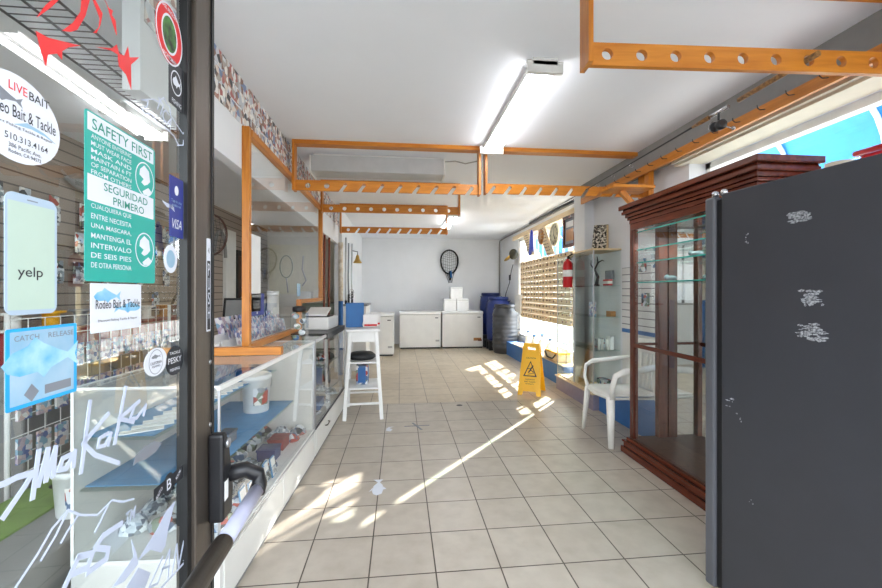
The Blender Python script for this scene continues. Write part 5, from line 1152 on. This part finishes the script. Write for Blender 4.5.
# live bait roundel
R = rect(-34, 57, 66, 158); R = (D(-34, 0)[0] if False else D(1, 100)[0]-.075, D(57, 0)[0], D(28, 165)[1]-.005, D(28, 83)[1]+.005)
R = (D(57, 0)[0]-.135, D(57, 0)[0], D(28, 167)[1], D(28, 83)[1])
s = sticker('roundel_sticker', R, 'vinyl', 'round white live bait sticker', oval=True); q = Sub(R, s)
q.t([('LIVE', .40, .80, .60, .90)], 'stkred'); q.t([('BAIT', .62, .79, .86, .89), ('Rodeo Bait & Tackle', .16, .50, .94, .64), ('Discount Fishing Tackle & Repair', .16, .38, .90, .42), ('510.313.4164', .36, .235, .84, .31), ('386 Pacific Ave.', .40, .15, .76, .20), ('Rodeo, CA 94572', .40, .08, .76, .13)], 'ink')
q.poly([fishp(.12, .60, .55, .80)], 'greyink', 'printed_fish'); q.poly([[(.45, .42), (.6, .5), (.8, .47), (.95, .4), (.8, .44), (.65, .45)]], 'ltblue', 'printed_wave'); q.ov([(.27, .27, .045, .045)], 'stkred', 'phone_icon')
# safety sign
R = rect(82, 153, 107, 281); s = sticker('safety_sign', R, 'teals', 'teal safety first distancing sign in English and Spanish'); q = Sub(R, s)
q.poly([[(.03, .885), (.97, .885), (.97, .99), (.03, .99)], [(.03, .475), (.97, .475), (.97, .63), (.03, .63)]], 'vinyl', 'white_band')
q.t([('SAFETY FIRST', .08, .90, .94, .965), ('SEGURIDAD', .22, .56, .86, .61), ('PRIMERO', .34, .49, .80, .54)], 'teals2', z=2)
q.t([(a, .07, .845-i*.042, .60, .872-i*.042) for i, a in enumerate(['ANYONE ENTERING', 'MUST WEAR FACE', 'MASK AND', 'MAINTAIN 6 FT', 'OF SEPARATION', 'FROM OTHERS'])]+[(a, .07, .43-i*.058, .60, .462-i*.058) for i, a in enumerate(['CUALQUIERA QUE', 'ENTRE NECESITA', 'UNA MASCARA,', 'MANTENGA EL', 'INTERVALO', 'DE SEIS PIES', 'DE OTRA PERSONA'])], 'vinyl')
for cy in (.745, .24):
    g = dmb(); a = q.f(.82, cy); g.ring(a[0], a[1], .031, .034, .0025, Z+.0008); g.build('white_ring', M_['vinyl'], s)
    q.poly([[(.74, cy+.06), (.81, cy+.10), (.89, cy+.07), (.91, cy), (.86, cy-.03), (.81, cy-.045), (.76, cy-.03), (.80, cy), (.73, cy+.02)], [(.78, cy-.09), (.88, cy-.05), (.93, cy-.07), (.90, cy-.105), (.80, cy-.11)]], 'vinyl', 'masked_head')
# phone shaped review sticker
R = rect(1, 54, 189, 316); s = sticker('phone_sticker', R, 'frame_mint', 'phone shaped pale green sticker with dark lettering', r=.012); q = Sub(R, s)
q.poly([[(.05, .04), (.95, .04), (.95, .93), (.05, .93)]], 'mint', 'mint_screen'); q.t([('yelp', .22, .29, .70, .40)], 'ink'); q.poly([[(.4, .955), (.6, .955), (.6, .965), (.4, .965)]], 'greyink', 'speaker_slot')
# catch and release poster
R = rect(2, 74, 330, 414); R = (R[0], R[1], D(2, 414)[1]+.0, D(2, 330)[1]); R = (R[0], R[1], R[2], R[3])
s = sticker('fish_poster', R, 'skyb', 'sky blue poster with a large pale blue fish', r=.003); q = Sub(R, s)
q.poly([[(.05, .05), (.95, .05), (.95, .96), (.05, .96)]], 'ltblue', 'pale_field', z=.2); q.t([('CATCH', .10, .84, .42, .91), ('RELEASE', .55, .84, .94, .91)], 'greyink'); q.poly([fishp(-.05, .25, 1.02, .88)], 'midblue', 'large_fish', z=1.2)
q.poly([[(.22, .16), (.32, .28), (.42, .16), (.32, .05)], [(.5, .1), (.9, .1), (.9, .22), (.5, .22)]], 'greyink', 'printed_panel', z=.6)
# shop card
R = rect(88, 139, 283, 334); s = sticker('shop_card', R, 'vinyl', 'white shop card with blue fish and dark lettering', r=.002); q = Sub(R, s)
q.poly([fishp(.05, .55, .55, .92)], 'midblue', 'blue_fish'); q.poly([fishp(.42, .32, .98, .62, True)], 'midblue', 'blue_fish'); q.t([('Rodeo Bait & Tackle', .08, .48, .96, .66), ('Discount Fishing Tackle & Repair', .12, .20, .90, .26)], 'ink', z=2)
# small roundels near the stile
def px_round(nm, u0, u1, v0, v1, m, lab):
    a = D(u0, 0)[0]; b = D(u1, 0)[0]; um = (u0+u1)/2; R = (a, b, D(um, v1)[1], D(um, v0)[1]); s = sticker(nm, R, m, lab, oval=True); return Sub(R, s), s
q, s = px_round('roundel_sticker', 153.5, 180.5, 4, 63, 'stkred', 'red and white oval sticker with a green fish centre'); q.ov([(.5, .5, .30, .33)], 'vinyl', 'white_disc', z=.3); q.ov([(.5, .5, .26, .29)], 'stkgreen', 'green_disc', z=.8); q.t([('BASS ANGLERS', .22, .86, .78, .93), ('SPORTSMAN', .25, .07, .75, .14)], 'vinyl', z=1)
g = dmb(); a = q.f(.5, .5); g.ring(a[0], a[1], (q.R[1]-q.R[0])/2, (q.R[3]-q.R[2])/2, .004, Z+.0009); g.build('white_border', M_['vinyl'], s)
R = (D(167, 0)[0], D(181.5, 0)[0], D(178, 111)[1], D(178, 67)[1]); s = sticker('square_sticker', R, 'ink', 'black sticker with a white fish emblem', r=.002); q = Sub(R, s)
g = dmb(); a = q.f(.5, .55); g.ring(a[0], a[1], .024, .028, .003, Z+.0008); g.build('white_ring', M_['vinyl'], s); q.poly([fishp(.25, .4, .8, .72)], 'vinyl', 'white_fish'); q.t([('FISHING', .2, .06, .85, .16)], 'vinyl')
q, s = px_round('roundel_sticker', 162, 175.5, 245, 273, 'vinyl', 'small round white sticker at eye level'); q.ov([(.5, .5, .32, .32)], 'ltblue')
q, s = px_round('roundel_sticker', 142, 165, 348, 376, 'vinyl', 'round white sticker with a grey drawing beside the black one'); g = dmb(); a = q.f(.5, .5); g.ring(a[0], a[1], .026, .026, .0015, Z+.0008); g.build('grey_ring', M_['greyink'], s); q.t([('CALIFORNIA', .25, .42, .75, .52), ('FISHING', .32, .3, .68, .38)], 'ink'); q.poly([fishp(.3, .58, .7, .78)], 'greyink', 'grey_fish')
q, s = px_round('roundel_sticker', 164, 181.5, 346, 375, 'ink', 'round black sticker with white lettering'); q.t([('TACKLE', .2, .72, .8, .82), ('PESKY', .12, .42, .88, .62), ('FISHING', .22, .15, .78, .25)], 'vinyl')
# blue payment sticker
R = rect(173.5, 190, 176, 242); R = (.722, .783, D(173.5, 237)[1], D(173.5, 177)[1]); s = sticker('payment_sticker', R, 'navy', 'navy blue tap to pay sticker', r=.002); q = Sub(R, s)
q.t([('VISA', .15, .14, .9, .30)], 'vinyl', shear=.2); q.t([('Tap to pay', .12, .56, .88, .62), ('preferred', .2, .49, .8, .55)], 'ltblue')
q.ov([(.5, .78, .14, .08)], 'vinyl')
# push label on the stile
R = (.862, .886, 1.187, 1.43); Zs = Z; Z = .0224
s = sticker('push_label', R, 'vinyl', 'tall white push label on the door stile', r=.003); q = Sub(R, s); q.poly([[(.12, .02), (.88, .02), (.88, .76), (.12, .76)]], 'ink', 'black_field'); q.t([(c, .28, .60-i*.155, .72, .73-i*.155) for i, c in enumerate('PUSH')], 'vinyl', z=2); q.t([('4.1', .3, .84, .7, .90)], 'ink'); Z = Zs
# free lettering and drawings cut from vinyl
def shape(nm, lab, m, polys=(), strokes=(), texts=()):
    q = dmb()
    for p in polys: q.prism([D(*c) for c in p], Z, Z+.0006)
    for p, w_ in strokes: q.stroke([D(*c) for c in p], w_, Z, Z+.0006)
    for st_, u0, v0, u1, v1, rot, sh in texts:
        a = D(u0, v1); b = D(u1, v0); um = (u0+u1)/2; zt = D(um, v0)[1]; zb_ = D(um, v1)[1]; q.text(st_, a[0], zb_, b[0], zt, Z+.0006, rot, sh)
    return q.build(nm, M_[m], door, label=lab)
k8 = lambda pts: [(x*.2268, y*.2268) for x, y in pts]
shape('spiky_decal', 'red spiky splash decal at the top of the glass', 'stkred', polys=[k8(p) for p in (
    [(150, 75), (190, 20), (230, -10), (255, -10), (215, 30), (180, 55)], [(262, 135), (310, 100), (345, 50), (350, -20), (390, -20), (365, 70), (330, 130), (300, 140)],
    [(400, 145), (425, 120), (430, 80), (395, -10), (405, -10), (442, 60), (432, 110), (415, 145)], [(448, -10), (470, 35), (488, 45), (483, 65), (500, 90), (505, 155), (480, 80), (462, 20)],
    [(145, 135), (200, 165), (300, 190), (345, 200), (290, 208), (262, 225), (262, 262), (240, 235), (200, 240), (190, 290), (165, 210)],
    [(410, 205), (485, 212), (505, 195), (515, 235), (540, 245), (555, 205), (562, 252), (605, 252), (568, 285), (570, 395), (548, 330), (515, 290), (510, 240), (480, 222)])])
shape('fish_outline_decal', 'white fish outline decal with lettering', 'decal', strokes=[(k8(p), .0022) for p in ([(615, 440), (645, 445), (640, 470), (618, 478), (628, 500), (660, 503), (690, 545), (720, 560), (760, 600), (780, 640)], [(615, 440), (668, 436), (690, 448), (715, 430), (728, 455), (742, 470), (745, 510), (765, 540), (800, 590), (810, 570), (800, 640), (775, 640)])], texts=[('TICA', 154, 107, 171, 121, -.45, 0)])
shape('bird_decal', 'small white flying bird decal beside the payment sticker', 'decal', polys=[[(160, 200), (165, 203), (170, 204), (172, 207), (173, 212), (169, 208), (165, 207)]])
k6 = lambda pts: [(x*.354, 380+y*.354) for x, y in pts]
SC_ = [[(-15, 300), (10, 290), (40, 275), (85, 262), (62, 300), (0, 390)], [(102, 200), (84, 335)], [(100, 300), (128, 195), (122, 285), (150, 190), (142, 272)], [(205, 205), (170, 222), (158, 255), (180, 250), (205, 200), (200, 245)], [(248, 60), (222, 262)], [(300, 95), (228, 180), (262, 212), (330, 235)], [(300, 150), (275, 165), (270, 190), (290, 185), (308, 150), (300, 185)], [(350, 20), (318, 180)], [(388, 60), (330, 110), (372, 118)], [(372, 80), (362, 110), (380, 108), (408, 70), (400, 100)]]
shape('script_decal', 'large white brush script lettering across the lower glass', 'decal', strokes=[(k6(p), .008 if i not in (6, 9) else .0065) for i, p in enumerate(SC_)])
shape('mountain_decal', 'thin white mountain ridge line on the lower glass', 'decal', strokes=[(k6(p), .0035) for p in ([(35, 588), (100, 490), (140, 420), (185, 368), (220, 382), (268, 382), (310, 340), (340, 345), (372, 336)], [(185, 368), (150, 440), (108, 510)], [(212, 385), (185, 425), (165, 460)], [(300, 352), (280, 395), (262, 430)])])
shape('initials_decal', 'large white initials with a trademark sign at the bottom of the glass', 'decal', strokes=[(k6(p), .010) for p in ([(215, 500), (150, 640)], [(215, 500), (255, 490), (240, 530), (195, 550)], [(338, 405), (285, 440), (262, 475), (300, 478), (295, 505), (240, 545)])], texts=[('TM', 123, 510, 133, 522, 0, .2)])
shape('swordfish_decal', 'white leaping swordfish decal at the lower right of the glass', 'decal', polys=[k6([(490, 342), (465, 370), (440, 420), (415, 460), (385, 510), (420, 480), (450, 488), (462, 470), (470, 420)]), k6([(365, 450), (372, 500), (340, 545), (310, 588), (345, 570), (385, 520), (380, 490)]), k6([(420, 545), (385, 530), (350, 588), (400, 600)])])
shape('lower_lettering_decal', 'white slanting lettering at the bottom corner of the glass', 'decal', strokes=[(k6(p), .005) for p in ([(455, 500), (415, 588)], [(415, 588), (440, 575)], [(440, 575), (475, 480), (470, 560)], [(452, 535), (475, 525)], [(480, 555), (495, 465), (500, 530), (518, 440)], [(515, 510), (540, 425), (545, 460), (522, 500)], [(430, 610), (545, 485)])])
shape('small_fish_decal', 'small grey silver fish decal above the black badge', 'greyink', polys=[[(131, 466), (134, 455), (142, 447), (152, 441), (160, 443), (154, 452), (143, 460), (136, 462)]])
bd = shape('badge_decal', 'black bow tie shaped badge with white lettering', 'ink', polys=[[(152, 490), (181, 465), (181, 478), (152, 502)]])
q = dmb(); a = D(167, 484); q.disc(a[0], a[1], .021, .024, Z+.0002, Z+.0009, 24); q.build('badge_centre', M_['ink'], bd)
q = dmb(); q.text('B', a[0]-.009, a[1]-.012, a[0]+.009, a[1]+.012, Z+.0012); b_ = D(157.5, 493); q.text('BAITO', b_[0]-.014, b_[1]-.004, b_[0]+.012, b_[1]+.004, Z+.0012, .55); b_ = D(176, 475); q.text('ROOM', b_[0]-.01, b_[1]-.004, b_[0]+.012, b_[1]+.004, Z+.0012, .55); q.build('lettering', M_['vinyl'], bd)
# push bar
H0 = D(212, 425)[1]; H1 = D(212, 508)[1]
hg = dmb().prism([(.865, H1), (.93, H1), (.94, H1+.07), (.91, H0-.03), (.895, H0), (.865, H0)], .023, .062).build('push_bar_mount', M_['blackm'], door, bevel=.008)
dmb().prism([(.872, H1+.055), (.895, H1+.055), (.895, H1+.105), (.872, H1+.105)], .0625, .0635).build('white_label', M_['paper'], hg)
dmb().lathe([(.012, 0), (.012, .006), (.001, .008)], (.89, H0-.03, .062), 16).build('key_cylinder', M_['alu'], hg)
zb = .735
dmb().tube([(.92, zb+.055, .05), (.945, zb+.055, .09), (.955, zb+.035, .12), (.955, zb+.01, .125), (.93, zb-.004, .125)], [.022, .022, .021, .021, .022], 14).build('push_bar_arm', M_['blackm'], door)
dmb().tube([(.94, zb, .125), (.70, zb-.002, .125)], .0185, 18).build('push_bar_sleeve', M_['lav'], door, label='silver lavender sleeve of the push bar')
dmb().tube([(.70, zb-.002, .125), (.08, zb-.004, .125)], .021, 18).build('push_bar', M_['bronze'], door)
dmb().tube([(.08, zb-.004, .125), (.05, zb, .10), (.045, zb, .022)], .02, 12).build('push_bar_arm', M_['blackm'], door)
for z in (1.105, .94): dmb().lathe([(.006, 0), (.006, .002), (.001, .003)], (.882, z, .0226), 12).build('screw', M_['alu'], door)
